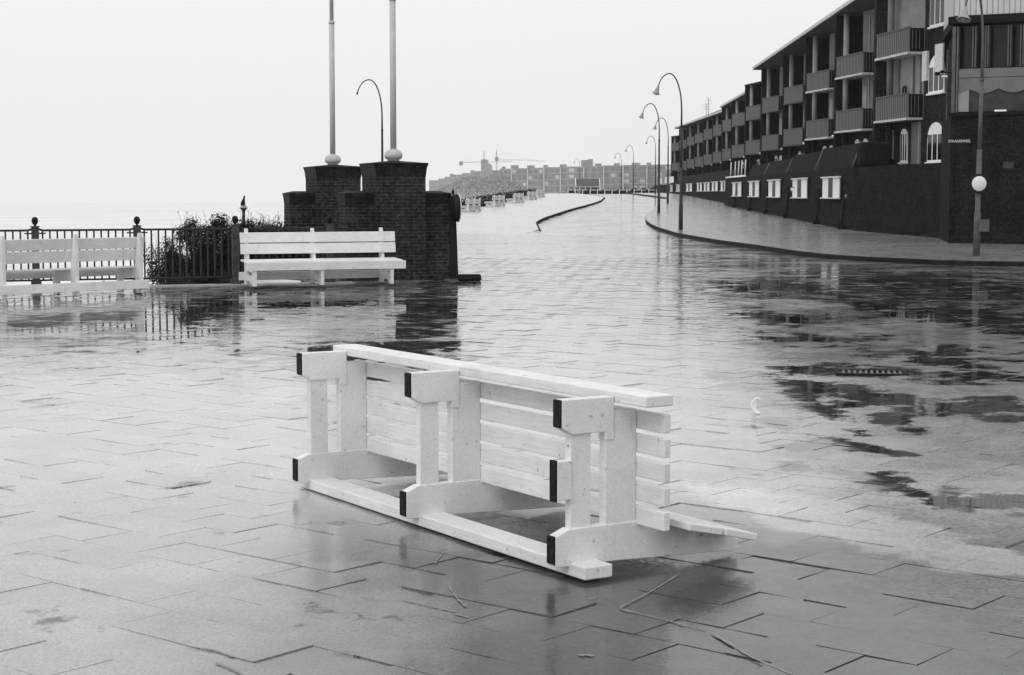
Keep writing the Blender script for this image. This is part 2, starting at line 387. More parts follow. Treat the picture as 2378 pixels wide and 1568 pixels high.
# slabs: 0.32 x 0.46 m running bond, laid diagonally, each one settled a little differently
m = MB(); tone = []
TA = R(-40); ux = Vector((math.cos(TA), math.sin(TA), 0)); uy = Vector((-math.sin(TA), math.cos(TA), 0))
SL, SW = .43, .315
rnd = random.Random(3)
for j in range(-20, 170):
    for i in range(-95, 95):
        c = ux*((i+(.5 if j % 2 else 0))*SL+.1)+uy*(j*SW)
        if c.y < 3.2 or c.y > 44 or abs(c.x) > c.y*.34+2.2: continue
        if c.x < edge_x(c.y)+.35 and c.y > 20: continue
        k = 1.0 if c.x < 1.5 or c.y < 9 else .5
        far = max(.35, min(1, 12/c.y))
        tx, ty = rnd.gauss(0, .0058)*k*far, rnd.gauss(0, .0034)*k*far
        if rnd.random() < .12: tx *= 2.0; ty *= 2.0
        hz = .014+rnd.gauss(0, .0016)+g(c.y)
        gap = .0007 if rnd.random() < .60 else .0012+abs(rnd.gauss(0, .0016)); gap2 = .0007 if rnd.random() < .85 else .0010+abs(rnd.gauss(0, .0010))
        hx, hy = SL/2-gap, SW/2-gap2
        jit = rnd.gauss(0, .004)
        cx = c+ux*rnd.gauss(0, .0015)
        top = []
        for sx, sy in ((-1, -1), (1, -1), (1, 1), (-1, 1)):
            a, b = sx*hx, sy*hy
            q = cx+ux*(a-jit*sy*hy)+uy*(b+jit*sx*hx)
            top.append((q.x, q.y, hz+a*tx+b*ty+(q.y-c.y)*.0035))
        bot = [(q[0], q[1], g(c.y)-.01) for q in top]
        m.add(top+bot, [(0, 1, 2, 3), (0, 4, 5, 1), (1, 5, 6, 2), (2, 6, 7, 3), (3, 7, 4, 0)])
        tone.append(rnd.random())
pav = tag(m.build('pavement', M_slab), kind='structure')
at = pav.data.attributes.new('tone', 'FLOAT', 'FACE')
for i, v in enumerate(tone):
    for k in range(5): at.data[i*5+k].value = v
# dark bed seen in the joints
m = MB()
for a, b in ((3, 38),):
    yy = [3+i for i in range(0, 42)]
    vs = []
    for y in yy:
        l = max(-(y*.34+2.2), edge_x(y)+.35 if y > 20 else -99)
        vs += [(l, y, g(y)+.004), (y*.34+2.2, y, g(y)+.004)]
    m.add(vs, [(2*i, 2*i+1, 2*i+3, 2*i+2) for i in range(len(yy)-1)])
tag(m.build('paving_bed', M_joint), kind='structure')

# raised promenade (left of the road) and its kerb
LK = [(1255.5, 536.7), (1250.5, 530.5), (1246.8, 523), (1253, 517), (1271.5, 508.3), (1300, 498.5), (1330.7, 488.6), (1375, 476.3), (1394.8, 468.9), (1399.7, 464.2), (1401, 460)]
lk = [gp(*p) for p in LK]; lk[-1].x += 0
lk.append(lk[-1]+Vector((-.6, 20, 0))); lk.append(lk[-1]+Vector((-4, 40, 0)))
def ph(Y): return .085*max(0, min(1, (Y-68.5)/6.5))
def smooth_line(pts, k=4):
    out = []
    P_ = [pts[0]]+list(pts)+[pts[-1]]
    for i in range(1, len(P_)-2):
        for j in range(k):
            t = j/k; a, b, c, d = P_[i-1], P_[i], P_[i+1], P_[i+2]
            out.append(.5*((2*b)+(-a+c)*t+(2*a-5*b+4*c-d)*t*t+(-a+3*b-3*c+d)*t*t*t))
    out.append(pts[-1]); return out
lks = smooth_line(lk)
# promenade surface: strips from the kerb to the seaward edge
m = MB(); vs = []; cols = 8
order = [p for p in lks if p.y > 74]
ymin_i = min(range(len(lks)), key=lambda i: lks[i].x)
loop = lks
rows = []
m2 = MB()
for p in loop[2:]:
    l = edge_x(p.y)
    rows.append([(l+(p.x-l)*i/cols, p.y, g(p.y)+ph(p.y)+.004) for i in range(cols+1)])
rows.sort(key=lambda r: r[0][1])
yf = [66.0+1.2*i for i in range(int((rows[0][0][1]-66)/1.2))]
x_tip = rows[0][-1][0]
rows = [[(edge_x(y)+(x_tip*(.4+.6*(y-66)/(rows[0][0][1]-66))-edge_x(y))*i/cols, y, g(y)+max(.0, ph(y))+(.004 if y > 66.5 else -.004)) for i in range(cols+1)] for y in yf]+rows
vs = [v for r in rows for v in r]
m.add(vs, [(j*(cols+1)+i, j*(cols+1)+i+1, (j+1)*(cols+1)+i+1, (j+1)*(cols+1)+i) for j in range(len(rows)-1) for i in range(cols)])
tag(m.build('promenade', M_prom), kind='structure')
def kerb(name, pts, hf, side, wdt=.05, lift=.008):
    """stone kerb along pts; side=+1: road lies to the right of the running direction"""
    m = MB(); vs = []
    for i, p in enumerate(pts):
        d = (pts[min(i+1, len(pts)-1)]-pts[max(i-1, 0)]); d.z = 0; d.normalize()
        nn = Vector((d.y, -d.x, 0))*side
        o = p+nn*.02; q = p-nn*wdt; z = g(p.y); h = hf(p.y)+lift
        vs += [(o.x+nn.x*.02, o.y+nn.y*.02, z-.05), (o.x, o.y, z+h-.02), (o.x-nn.x*.02, o.y-nn.y*.02, z+h), (q.x, q.y, z+h), (q.x, q.y, z-.05)]
    n = len(pts)
    fs = [(i*5+k, i*5+k+1, (i+1)*5+k+1, (i+1)*5+k) for i in range(n-1) for k in range(4)]
    m.add(vs, fs); return tag(m.build(name, M_kerb), kind='structure')
kerb('kerb', lks, lambda Y: .02+ph(Y), 1)
# right sidewalk
RK = [(1545, 462), (1542.8, 466.4), (1530.4, 478.7), (1516, 490.5), (1503.3, 502), (1499.6, 513.3), (1505.8, 523), (1525.5, 534), (1552.6, 542.9), (1584.7, 551.5), (1665, 566), (1750, 578), (1900, 600), (2100, 613), (2377, 621)]
rk = [gp(*p) for p in RK]; rk = [rk[0]+Vector((-1, 45, 0))]+rk+[rk[-1]+Vector((8, -.6, 0)), rk[-1]+Vector((30, -3, 0))]
rks = smooth_line(rk)
m = MB(); vs = []; cols = 8
for p in rks:
    far = Vector((60, p.y+ (25 if p.y < 60 else 8), 0)) if p.y < 190 else Vector((60, p.y+5, 0))
    for i in range(cols+1):
        q = p.lerp(far, (i/cols)**2); vs.append((q.x, q.y, g(q.y)+.13))
m.add(vs, [(j*(cols+1)+i, j*(cols+1)+i+1, (j+1)*(cols+1)+i+1, (j+1)*(cols+1)+i) for j in range(len(rks)-1) for i in range(cols)])
tag(m.build('sidewalk', M_walk), kind='structure')
kerb('kerb', rks, lambda Y: .12, 1)

# drain grate in the plaza
dp = gp(2020, 869); m = MB()
o = empty('drain_grate', (dp.x, dp.y, g(dp.y)+.004), R(-6), 'slotted metal drain grate set in the wet paving at right', 'drain')
fr = MB(); fr.bb(-.34, .34, -.2, -.16, 0, .02).bb(-.34, .34, .16, .2, 0, .02).bb(-.34, -.30, -.16, .16, 0, .02).bb(.30, .34, -.16, .16, 0, .02).build('frame', M_kerb, o)
ba = MB()
for i in range(11):
    x = -.27+i*.054; ba.prism([(x-.013, -.16), (x+.013, -.16), (x+.043, .16), (x+.017, .16)], lambda p, q, t: (p, q, t), -.005, .017)
ba.build('bars', M_metal_l, o)
MB().bb(-.32, .32, -.18, .18, -.004, .0).build('pit', M_dark, o)

# pale lime streaks on the near slabs
m = MB()
for pts, w_ in (([(1580, 1330), (1520, 1368), (1462, 1398), (1440, 1412), (1462, 1420)], .007), ([(1442, 1413), (1500, 1428), (1580, 1448), (1642, 1462)], .006), ([(1650, 1468), (1700, 1497), (1735, 1520), (1790, 1545), (1840, 1566)], .010),
                ([(1038, 1350), (1046, 1368), (1062, 1390), (1083, 1409)], .009), ([(838, 1384), (880, 1390), (920, 1392)], .006), ([(925, 1389), (962, 1398), (1010, 1410), (1060, 1420)], .008), ([(1055, 1424), (1088, 1434)], .013), ([(430, 1500), (490, 1508), (545, 1526)], .008), ([(500, 1538), (545, 1556), (565, 1568)], .008),
                ([(1345, 1522), (1360, 1520), (1376, 1523)], .020), ([(1010, 1308), (1020, 1295), (1032, 1280)], .006), ([(1330, 1398), (1390, 1385)], .004)):
    P_ = smooth_line([gp(*p, h=.0185) for p in pts], 5); rnd = random.Random(int(pts[0][0])); vs = []
    for i, p in enumerate(P_):
        d = (P_[min(i+1, len(P_)-1)]-P_[max(i-1, 0)]); d.z = 0; d.normalize(); nn = Vector((-d.y, d.x, 0)); e = w_*1.1*rnd.uniform(.15, 1)*(.35 if i in (0, len(P_)-1) else 1)
        vs += [p+nn*e, p-nn*e]
    m.add(vs, [(2*i, 2*i+2, 2*i+3, 2*i+1) for i in range(len(P_)-1)])
tag(m.build('paving_marks', M_lime), kind='structure')
# white curved scrap
sp_ = gp(1766, 962, .018); m = MB(); vs = []
for i in range(13):
    t_ = -1.15+2.3*i/12; vs += [(-.075*math.cos(t_), -.0, .075+.078*math.sin(t_)), (-.075*math.cos(t_)+.030+.010*math.cos(t_*1.3), .014, .075+.074*math.sin(t_))]
m.add(vs, [(2*i, 2*i+1, 2*i+3, 2*i+2) for i in range(12)])
o = m.build('scrap', M_white); o.scale = (1.0, 1.0, .85); o.location = (sp_.x, sp_.y, g(sp_.y)+.02); sm = o.modifiers.new('thick', 'SOLIDIFY'); sm.thickness = .014
tag(o, 'small white curved scrap standing on the wet paving right of the overturned bench', 'debris')
# seaward slope, beach and sea
m = MB(); vs = []; prof = [(0, .02), (-.5, -.25), (-3, -1.6), (-9, -4.2), (-16, -6.2), (-40, -6.9), (-60, -7.2)]
yy = [26, 27, 28, 29, 30, 31, 32, 33, 34, 36, 40, 46, 54, 60, 70, 85, 100, 120, 150, 190, 230, 300, 500]
for y in yy:
    e = edge_x(y)
    for dx, z in prof:
        f = 0.0 if y < 34 else 1.0
        ddx = dx; yy2 = y - ddx*.9*(1 if y < 60 else .2)
        bump = 0 if dx > -1 else math.sin(y*.6+dx)*.15
        zz = g(y)+z+bump
        if 30.5 < y < 62: zz = g(y)+z*.55+bump
        vs.append((e+ddx*.75, yy2, zz))
nx = len(prof)
m.add(vs, [(j*nx+i, (j+1)*nx+i, (j+1)*nx+i+1, j*nx+i+1) for j in range(len(yy)-1) for i in range(nx-1)])
tag(m.build('dune_slope', M_sand), kind='structure')
m = MB(); m.add([(-1500, 20, -6.6), (30, 20, -6.6), (200, 1500, -6.6), (-1500, 1500, -6.6)], [(0, 1, 2, 3)])
tag(m.build('sea', M_sea), kind='structure')

# far dune scrub on the left of the promenade
def mound(name, x0, x1, Ya, Yb, h, mat, seed):
    m = MB(); rnd = random.Random(seed); nx, ny = 40, 10; vs = []
    for j in range(ny+1):
        t = j/ny; Y = Ya+(Yb-Ya)*t
        for i in range(nx+1):
            s = i/nx; x = xy(x0+(x1-x0)*s, Y)
            e = min(1, s*5)*min(1, (1-s)*4)
            z = g(min(Y, 192))-.6+(h(s, t))*e*math.sin(math.pi*min(1, t*1.0+.08)*.55)+rnd.uniform(-.12, .12)
            vs.append((x, Y+rnd.uniform(-1, 1), z))
    m.add(vs, [(j*(nx+1)+i, j*(nx+1)+i+1, (j+1)*(nx+1)+i+1, (j+1)*(nx+1)+i) for j in range(ny) for i in range(nx)], True)
    return m.build(name, mat)
DUNE = tag(mound('dune', 985, 1270, 175, 300, lambda s, t: .7+2.3*math.sin(math.pi*s)**1.3+.25*math.sin(s*23)+.2*math.sin(s*51+t*9), M_dune, 4), kind='structure')

dm = DUNE.data; rnd = random.Random(31); m = MB()
vv = [v.co.copy() for v in dm.vertices]; polys = [tuple(p.vertices) for p in dm.polygons]
for i in range(34000):
    a, b, c, d = [vv[k] for k in rnd.choice(polys)]
    p = a.lerp(b, rnd.random()).lerp(d.lerp(c, rnd.random()), rnd.random())+Vector((0, 0, rnd.uniform(-.05, .38)))
    sz = rnd.uniform(.06, .15)*p.y/260; q = Vector((rnd.gauss(0, 1), rnd.gauss(0, 1), rnd.gauss(0, 1.2))).normalized(); e = q.orthogonal().normalized(); f = q.cross(e)
    m.add([p-e*sz, p+f*sz*.6, p+e*sz, p-f*sz*.6], [(0, 1, 2, 3)])
tag(m.build('dune_scrub', M_scrub), 'low grey scrub covering the far dune left of the promenade', 'scrub', kind='stuff')
# ------------------------------------------------------------------ haze
hz = MB(); hz.bb(-1700, 1700, -70, 1600, -9, 40)
hm = bpy.data.materials.new('haze'); hm.use_nodes = True; ht = hm.node_tree; ht.nodes.clear()
ho = ht.nodes.new('ShaderNodeOutputMaterial'); pv = ht.nodes.new('ShaderNodeVolumePrincipled')
pv.inputs['Color'].default_value = (.98, .98, .98, 1); pv.inputs['Density'].default_value = .00018; pv.inputs['Anisotropy'].default_value = .2
ht.links.new(pv.outputs[0], ho.inputs['Volume'])
HAZE = tag(hz.build('haze', hm), kind='stuff')

# ------------------------------------------------------------------ benches
# bench axes: x along the bench, y forward, z up; the profile is that of the overturned bench
BL = 2.93
def make_bench(block=False):
    root = empty('bench', (0, 0, 0))
    T = .062
    xs = (.062, 1.459, 2.770)
    Z = lambda p, q, t: (t, p, q)      # p = forward, q = up
    for k, x in enumerate(xs):
        lk_ = MB().prism([(.035, .008), (.175, .008), (.205, .085), (.205, .46), (.155, .70), (.105, .92), (.07, 1.055), (.055, 1.078), (.005, 1.078), (0, 1.05), (.03, .35)][::-1], Z, x, x+T)
        pst = lk_.build('rear_post', M_wood, root, .004)
        MB().prism([(.05, 0), (.172, 0), (.178, .010), (.045, .010)], Z, x+.002, x+T-.002).build('sole', M_black, pst)
        fl = MB().prism([(.672, .041), (.80, .041), (.80, .333), (.60, .333), (.60, .285), (.638, .285), (.638, .10)], Z, x, x+T).build('front_leg', M_wood, root, .004)
        MB().prism([(.675, .033), (.797, .033), (.80, .043), (.670, .043)], Z, x+.002, x+T-.002).build('sole', M_black, fl)
        MB().bb(x+.012, x+T-.006, .195, .645, .098, .210).build('stretcher', M_wood, root, .003)
        MB().bb(x+.006, x+T-.004, .19, .735, .290, .464).build('seat_bearer', M_wood, root, .003)
        MB().bb(x+T-.006, x+T+.012, .24, .27, .36, .39).build('bolt_block', M_wood, root, .003)
        if block and k == 0:
            b = MB().bb(x+.004, x+T-.01, .34, .52, .02, .10).build('foot_block', M_wood, root, .004)
            MB().bb(x+.006, x+T-.012, .335, .525, .008, .021).build('sole', M_black, b)
    # seat boards
    for i in range(5):
        v1 = .728-.113*i
        MB().bb(-.145, BL+.01, v1-.088, v1, .466, .502).build('seat_board', M_wood, root, .005)
    MB().bb(-.175, BL+.035, .770, .822, .337, .492).build('seat_front_board', M_wood, root, .006)
    # back boards lie on the leaning post fronts
    def slope_board(s0, s1, v0, v1, th=.034):
        return MB().prism([(v0, s0), (v0+th, s0+.006), (v1+th, s1+.006), (v1, s1)], Z, -.165, BL+.01)
    slope_board(.600, .795, .181, .140).build('back_board', M_wood, root, .005)
    slope_board(.812, 1.005, .136, .090).build('back_board', M_wood, root, .005)
    MB().bb(-.06, BL-.0, -.010, .050, .085, .24).build('bottom_rail', M_wood, root, .006)
    return root
A0 = Vector((-1.272, 10.179, 0)); AX = Vector((.5359, -.8443, 0)); NV = Vector((.8443, .5359, 0))
fb = make_bench(True)
fb.name = 'bench'
tag(fb, 'white wooden bench lying overturned on its back on the foreground paving', 'bench', 'white slatted benches')
org = A0+AX*2.93-NV*.088
g0 = g(9)
Mx = Matrix(((-AX.x, 0, NV.x, org.x), (-AX.y, 0, NV.y, org.y), (0, 1, 0, g0+.036), (0, 0, 0, 1)))
Mx = Matrix.Rotation(0, 4, 'X') @ Mx
# follow the slight rise of the ground
fb.matrix_world = Matrix.Translation((0, 0, 0)) @ Mx
th = -math.atan(.035/.66)
def upright(b, P, rz, sc, ly):
    """stand the bench up: local x along, y forward; P = foot of the x~0.1 frame at local y=ly"""
    rot = Matrix.Rotation(rz, 4, 'Z') @ Matrix.Rotation(th, 4, 'X') @ Matrix.Diagonal((sc, sc, sc, 1))
    off = rot @ Vector((.1, ly, .0)); b.matrix_world = Matrix.Translation(Vector((P[0], P[1], g(P[1])+.034))-Vector((off.x, off.y, off.z if ly < .3 else off.z))) @ rot
    return b
b2 = make_bench(); upright(b2, (-2.18, 31.0), R(180+22), .925, .74)
tag(b2, 'upright white bench facing the camera in front of the stepped brick pillars', 'bench', 'white slatted benches')
b1 = copy_tree(b2); upright(b1, (-7.98, 27.0), R(46), .935, .11)
tag(b1, 'upright white bench seen from behind, standing along the seaside railing', 'bench', 'white slatted benches')
for i, (px, py, s_) in enumerate(((1079, 496, .72), (1141, 483.6, .72), (1189, 475, .70), (1222, 467.6, .68), (1243, 461.4, .66))):
    P = gp(px, py); c = copy_tree(b2)
    c.matrix_world = Matrix.Translation((P.x+.25, P.y, g(P.y)+ph(P.y)+.02)) @ Matrix.Rotation(R(73), 4, 'Z') @ Matrix.Rotation(th, 4, 'X') @ Matrix.Diagonal((.8, .85, s_, 1))
    tag(c, ['nearest', 'second nearest', 'middle', 'second farthest', 'farthest'][i]+' of the small white benches along the far promenade edge', 'bench', 'benches along the promenade')

# ------------------------------------------------------------------ brick gate pillars and flagpoles
al = R(20); PU = Vector((math.cos(al), math.sin(al), 0)); PV = Vector((-math.sin(al), math.cos(al), 0))
def pillar(org, label):
    z0 = g(org.y)-.03; root = empty('brick_pillar', (org.x, org.y, z0), al, label, 'pillar', 'stepped brick gate pillars')
    H = 2.116-z0; cap = .26
    MB().bb(0, .98, 0, 1.04, 0, H).build('shaft', M_brick, root)
    def flare(x0, x1, y0, y1, z, h, e):
        m = MB(); a = [(x0, y0), (x1, y0), (x1, y1), (x0, y1)]; b = [(x0-e, y0-e), (x1+e, y0-e), (x1+e, y1+e), (x0-e, y1+e)]
        c = ((x0+x1)/2, (y0+y1)/2); ap = [(c[0]-.12, c[1]-.12), (c[0]+.12, c[1]-.12), (c[0]+.12, c[1]+.12), (c[0]-.12, c[1]+.12)]
        bb_ = [(p[0]*.35+q[0]*.65, p[1]*.35+q[1]*.65) for p, q in zip(a, b)]
        bb_ = [(p[0]+(q[0]-p[0])*.35, p[1]+(q[1]-p[1])*.35) for p, q in zip(a, b)]
        vs = [(p[0], p[1], z) for p in a]+[(p[0], p[1], z+h*.6) for p in bb_]+[(p[0], p[1], z+h) for p in b]+[(p[0], p[1], z+h+.045) for p in ap]
        fs = [(3, 2, 1, 0)]
        for L in range(3): fs += [(4*L+i, 4*L+(i+1) % 4, 4*L+4+(i+1) % 4, 4*L+4+i) for i in range(4)]
        fs.append((12, 13, 14, 15)); return m.add(vs, fs)
    flare(-.004, .984, -.004, 1.044, H, cap, .045).build('cap', M_brickcap, root)
    Hw = 1.58-z0
    for x0, x1 in ((-.547, -.001), (.981, 1.527)):
        w_ = MB().bb(x0, x1, .2, .8, 0, Hw).build('wing', M_brick, root)
        flare(x0-.003 if x0 < 0 else x0, x1 if x0 < 0 else x1+.003, .197, .803, Hw, 1.80-Hw-z0, .03).build('wing_cap', M_brickcap, w_)
    return root
PN = Vector((-2.58, 32.9, 0)); PFa = PN+PV*4.8
pillar(PN, 'nearer and taller looking stepped brick pillar with broad flared cap')
pillar(PFa, 'farther stepped brick pillar half hidden by the nearer one, left of it')
def flagpole(c, label, r):
    zb = 2.116+.26+.04
    root = empty('flagpole', (c.x, c.y, zb), 0, label, 'flagpole', 'white flagpoles on the brick pillars')
    MB().lathe([(.10, -.02), (.11, .01), (.12, .015), (.115, .03), (.165, .055), (.178, .10), (.172, .15), (.14, .20), (.075, .225), (.062, .24)], n=24).build('base_bulb', M_pole, root)
    MB().tube([(0, 0, .23), (0, 0, 1.6), (0, 0, 3.08)], [r, r*1.0, r*.98], 16).build('lower_pole', M_pole, root)
    MB().tube([(0, 0, 3.07), (0, 0, 3.13)], [r*1.12, r*1.05], 16).build('collar', M_pole, root)
    MB().tube([(0, 0, 3.12), (0, 0, 6.5)], [r*.78, r*.5], 12).build('upper_pole', M_pole, root)
    return root
flagpole(PN+PU*.49+PV*.52, 'thick white flagpole standing on the nearer brick pillar', .060)
flagpole(PFa+PU*.49+PV*.52, 'white flagpole standing on the farther brick pillar at left', .060)

# round board on a dark post at the right end of the pillar
wp = PN+PU*1.598+PV*.20
zb = g(wp.y)
o = empty('round_sign', (wp.x, wp.y, zb), 0, 'round dark sign with white rim on a black post beside the brick pillar', 'sign')
MB().prism([(-.075, 0), (.10, 0), (.06, 1.2), (.05, 1.55), (-.07, 1.55)], lambda p, q, t: (p, t, q), -.05, .05).build('post', M_log, o, .004)
Md = Matrix.Translation((.06, -.04, 1.40)) @ Matrix.Rotation(R(15), 4, 'Z') @ Matrix.Rotation(R(90), 4, 'Y')
MB().lathe([(.0, -.10), (.22, -.10), (.262, -.07), (.268, .03)], n=32, M=Md).build('disc', M_log, o)
MB().lathe([(.262, .031), (.280, .032), (.280, .044), (.25, .048), (.0, .04)], n=32, M=Md).build('rim', M_signw, o)
MB().lathe([(.0, 1.66), (.022, 1.67), (.028, 1.71), (.02, 1.74), (0, 1.78)], c=(0, 0, 0), n=10).build('knob', M_log, o)
# fallen trough of dark metal beside it
fp = gp(1091, 654.5); o = empty('fallen_bollard', (fp.x, fp.y, g(fp.y)), R(2), 'short black metal bollard lying on its side by the brick pillar', 'bollard')
MB().tube([(-.24, 0, .075), (-.20, 0, .07), (.17, 0, .075), (.215, 0, .08)], [.045, .062, .068, .052], 14).build('body', M_log, o)
MB().bb(-.23, .19, -.06, .06, .115, .145).bb(.165, .20, -.06, .06, .0, .05).build('flange', M_log, o, .004)
fp = gp(1100.5, 662.5); m = MB(); rnd = random.Random(5)
m.lathe([(0, 0), (.036, .004), (.042, .03), (.026, .055), (0, .07)], n=8)
m.v = [(a+rnd.uniform(-.008, .008), b+rnd.uniform(-.008, .008), max(0, c+rnd.uniform(-.006, .006))) for a, b, c in m.v]
o = m.build('stone_lump', M_log); o.location = (fp.x, fp.y, g(fp.y)+.016); tag(o, 'small black lump on the paving before the fallen bollard', 'stone')
# lump under the left bench, on the coping
fp = gp(370/1.5347, 1017/1.5347); m = MB(); m.lathe([(0, 0), (.03, .0), (.04, .03), (.025, .06), (0, .065)], n=10)
o = m.build('stone_lump', M_log); o.location = (fp.x, fp.y, g(fp.y)+.02); tag(o, 'small round dark lump on the pale coping behind the left bench', 'stone')

# ------------------------------------------------------------------ railing
fence = empty('railing', (FP.x, FP.y, g(FP.y)), math.atan2(FD.y, FD.x), 'seaside iron railing of square posts topped with black balls', 'railing')
SP = 1.771
def fence_z(u): return g(FP.y+FD.y*u)-g(FP.y)
for k in range(-3, 4):
    u = k*SP; z = fence_z(u)
    p = MB().bb(u-.062, u+.062, -.062, .062, z-.05, z+1.10).bb(u-.078, u+.078, -.078, .078, z+1.101, z+1.118).build('post', M_ironpost, fence, .006)
    MB().bb(u-.085, u+.085, -.085, .085, z-.06, z+.15).build('foot', M_ironpost, p, .006)
    MB().lathe([(.022, z+1.118), (.02, z+1.135), (.038, z+1.15), (.056, z+1.185), (.058, z+1.215), (.05, z+1.25), (.03, z+1.272), (0, z+1.28)], c=(u, 0, 0), n=16).build('ball', M_blackball, p)
    if k == 3: e = u+.42
    else: e = u+SP
    a, b = u+.062, e-.062
    pm = MB()
    pm.tube([(a, 0, z+1.06), (a+.07, 0, z+1.04), (b-.07, 0, fence_z(e)+1.04), (b, 0, fence_z(e)+1.06)], .019, 8)
    MB().tube([(a, 0, z+.16), (b, 0, fence_z(e)+.16)], .017, 8).build('bottom_rail', M_iron, fence)
    pm.bb(a, a+.12, -.02, .02, z+.975, z+1.0); 
    if k < 3: pm.bb(b-.12, b, -.02, .02, z+.975, z+1.0)
    pm.build('top_rail', M_iron, fence)
    bm = MB(); n = int((b-a)/.118); st = (b-a)/(n+0.0)
    for i in range(n):
        uu = a+st*(i+.5)
        bm.bb(uu-.014, uu+.014, -.014, .014, z+.16, z+1.04)
    bm.build('bars', M_iron, fence)
# coping under the railing
cm = MB(); vs = []
cop = MB().bb(-5.6, 5.75, -.20, .16, -.12, .035)
c = cop.build('coping', M_stone); c.matrix_world = Matrix.Translation((FP.x, FP.y, g(FP.y))) @ Matrix.Rotation(math.atan2(FD.y, FD.x), 4, 'Z'); tag(c, kind='structure')

# ------------------------------------------------------------------ bushes behind the railing
def bush(c, rx, ry, h, label, seed, n=3800, twigs=60, up=1.0):
    rnd = random.Random(seed); root = empty('bush', c, 0, label, 'bush', 'bushes behind the railing')
    m = MB(); clumps = []
    for i in range(44):
        a = rnd.uniform(0, 2*math.pi); r = rnd.uniform(0, 1)**.6
        hh = rnd.uniform(.05, 1)*(1-.38*r*r)
        clumps.append((Vector((math.cos(a)*r*rx, math.sin(a)*r*ry, hh*h*.86)), rnd.uniform(.22, .42)*min(rx, h)))
    for i in range(int(n*5.5)):
        cc, rr = rnd.choice(clumps)
        d = Vector((rnd.gauss(0, 1), rnd.gauss(0, 1), rnd.gauss(0, 1))).normalized()*rr*rnd.uniform(.3, 1.05)
        p = cc+d
        if p.z < 0: p.z = rnd.uniform(0, .2)
        s = rnd.uniform(.008, .024); q = Vector((rnd.gauss(0, 1), rnd.gauss(0, 1), rnd.gauss(0, 1))).normalized(); e = q.orthogonal().normalized(); f = q.cross(e)
        m.add([p-e*s*1.6, p+f*s*.6, p+e*s*1.6, p-f*s*.6], [(0, 1, 2, 3)])
    m.build('foliage', M_bush, root)
    t = MB()
    for i in range(twigs):
        a = rnd.uniform(0, 2*math.pi); lean = rnd.uniform(.05, .55)
        p = Vector((rnd.uniform(-.6, .6)*rx, rnd.uniform(-.6, .6)*ry, 0)); L = h*rnd.uniform(.5, .9)*up
        dr = Vector((math.cos(a)*lean*rx, math.sin(a)*lean*ry, 0)); pts = [p]
        for k in range(1, 5):
            pts.append(p+dr*(k/4)+Vector((rnd.uniform(-.04, .04), rnd.uniform(-.04, .04), L*k/4)))
        t.tube(pts, [.012, .010, .007, .004, .002], 4, False)
        for k in range(3, 5):
            for _ in range(4):
                q = pts[k-1].lerp(pts[k], rnd.random()); t.tube([q, q+Vector((rnd.uniform(-.1, .1), rnd.uniform(-.08, .08), rnd.uniform(.02, .1)))], [.004, .0015], 3, False)
    t.build('twigs', M_twig, root)
    return root
def atY(px, Y, z): return (xy(px, Y), Y, z)
bush(atY(474, 34.6, -.27), .66, .6, 1.95, 'tallest dark bush, left of the column with the dark finial', 11, 5200)
bush(atY(415, 34.4, -.65), .68, .5, 1.85, 'sloping dark bush at the left end of the scrub behind the railing', 12, 4200)
bush(atY(540, 35.5, -.2), .72, .6, 1.78, 'dark bush directly behind the third railing post', 13, 4600)
bush(atY(606, 36.3, -.08), .7, .5, 1.5, 'bare twiggy bush between the column and the farther brick pillar', 14, 2600, 150, 1.12)
bush(atY(652, 36.8, -.05), .55, .5, 1.3, 'low twiggy bush touching the farther brick pillar', 15, 2600, 90, 1.05)
# dune grass at the foot of the bushes
m = MB(); rnd = random.Random(21)
for i in range(5200):
    px = rnd.uniform(352, 545); Y = rnd.uniform(31.6, 33.8)
    p = Vector((xy(px, Y), Y, 0)); base = -.12-.35*max(0, (430-px)/90)-.2*(Y-31.6)
    h_ = rnd.uniform(.22, .62)*(.75+.35*math.sin(px*.05)); a = rnd.uniform(0, 6.28); l = rnd.uniform(.05, .3)
    e = Vector((math.cos(a), math.sin(a), 0)); f = Vector((-e.y, e.x, 0))*.006
    q1 = p+Vector((0, 0, base)); q2 = q1+e*l*.35+Vector((0, 0, h_*.65)); q3 = q1+e*l+Vector((0, 0, h_))
    if (q1.x-FP.x)*FD.y-(q1.y-FP.y)*FD.x > -.12: continue
    m.add([q1-f, q1+f, q2+f*.7, q2-f*.7, q3], [(0, 1, 2, 3), (3, 2, 4)])
tag(m.build('dune_grass', M_reed), 'dry grass growing behind the railing below the dark bushes', 'grass', kind='stuff')

# column with pale flared cap and dark finial, in the scrub
Y = 38.0
o = empty('ornamental_column', atY(567, Y, -.6), 0, 'slender dark column with pale flared cap and dark leaning finial rising from the bushes', 'column')
zc = lambda y: EYE+(449-y)/F*Y+.6
MB().tube([(0, 0, 0), (0, 0, zc(500)), (0, 0, zc(490))], [.042, .034, .034], 14).build('shaft', M_metal, o)
MB().lathe([(.034, zc(492)), (.05, zc(487.5)), (.086, zc(484)), (.09, zc(483.2))], n=20).build('capital', M_metal, o)
MB().lathe([(.09, zc(483.2)), (.086, zc(482)), (.06, zc(479.5)), (.048, zc(476.5)), (.0, zc(476.3))], n=20).build('cap', M_lrender, o)
MB().tube([(-.012, 0, zc(477)), (-.012, 0, zc(472)), (0, 0, zc(467)), (.014, 0, zc(461)), (.022, 0, zc(456.5)), (.024, 0, zc(454.7))], [.052, .05, .036, .022, .022, .010], 14).build('finial', M_log, o)

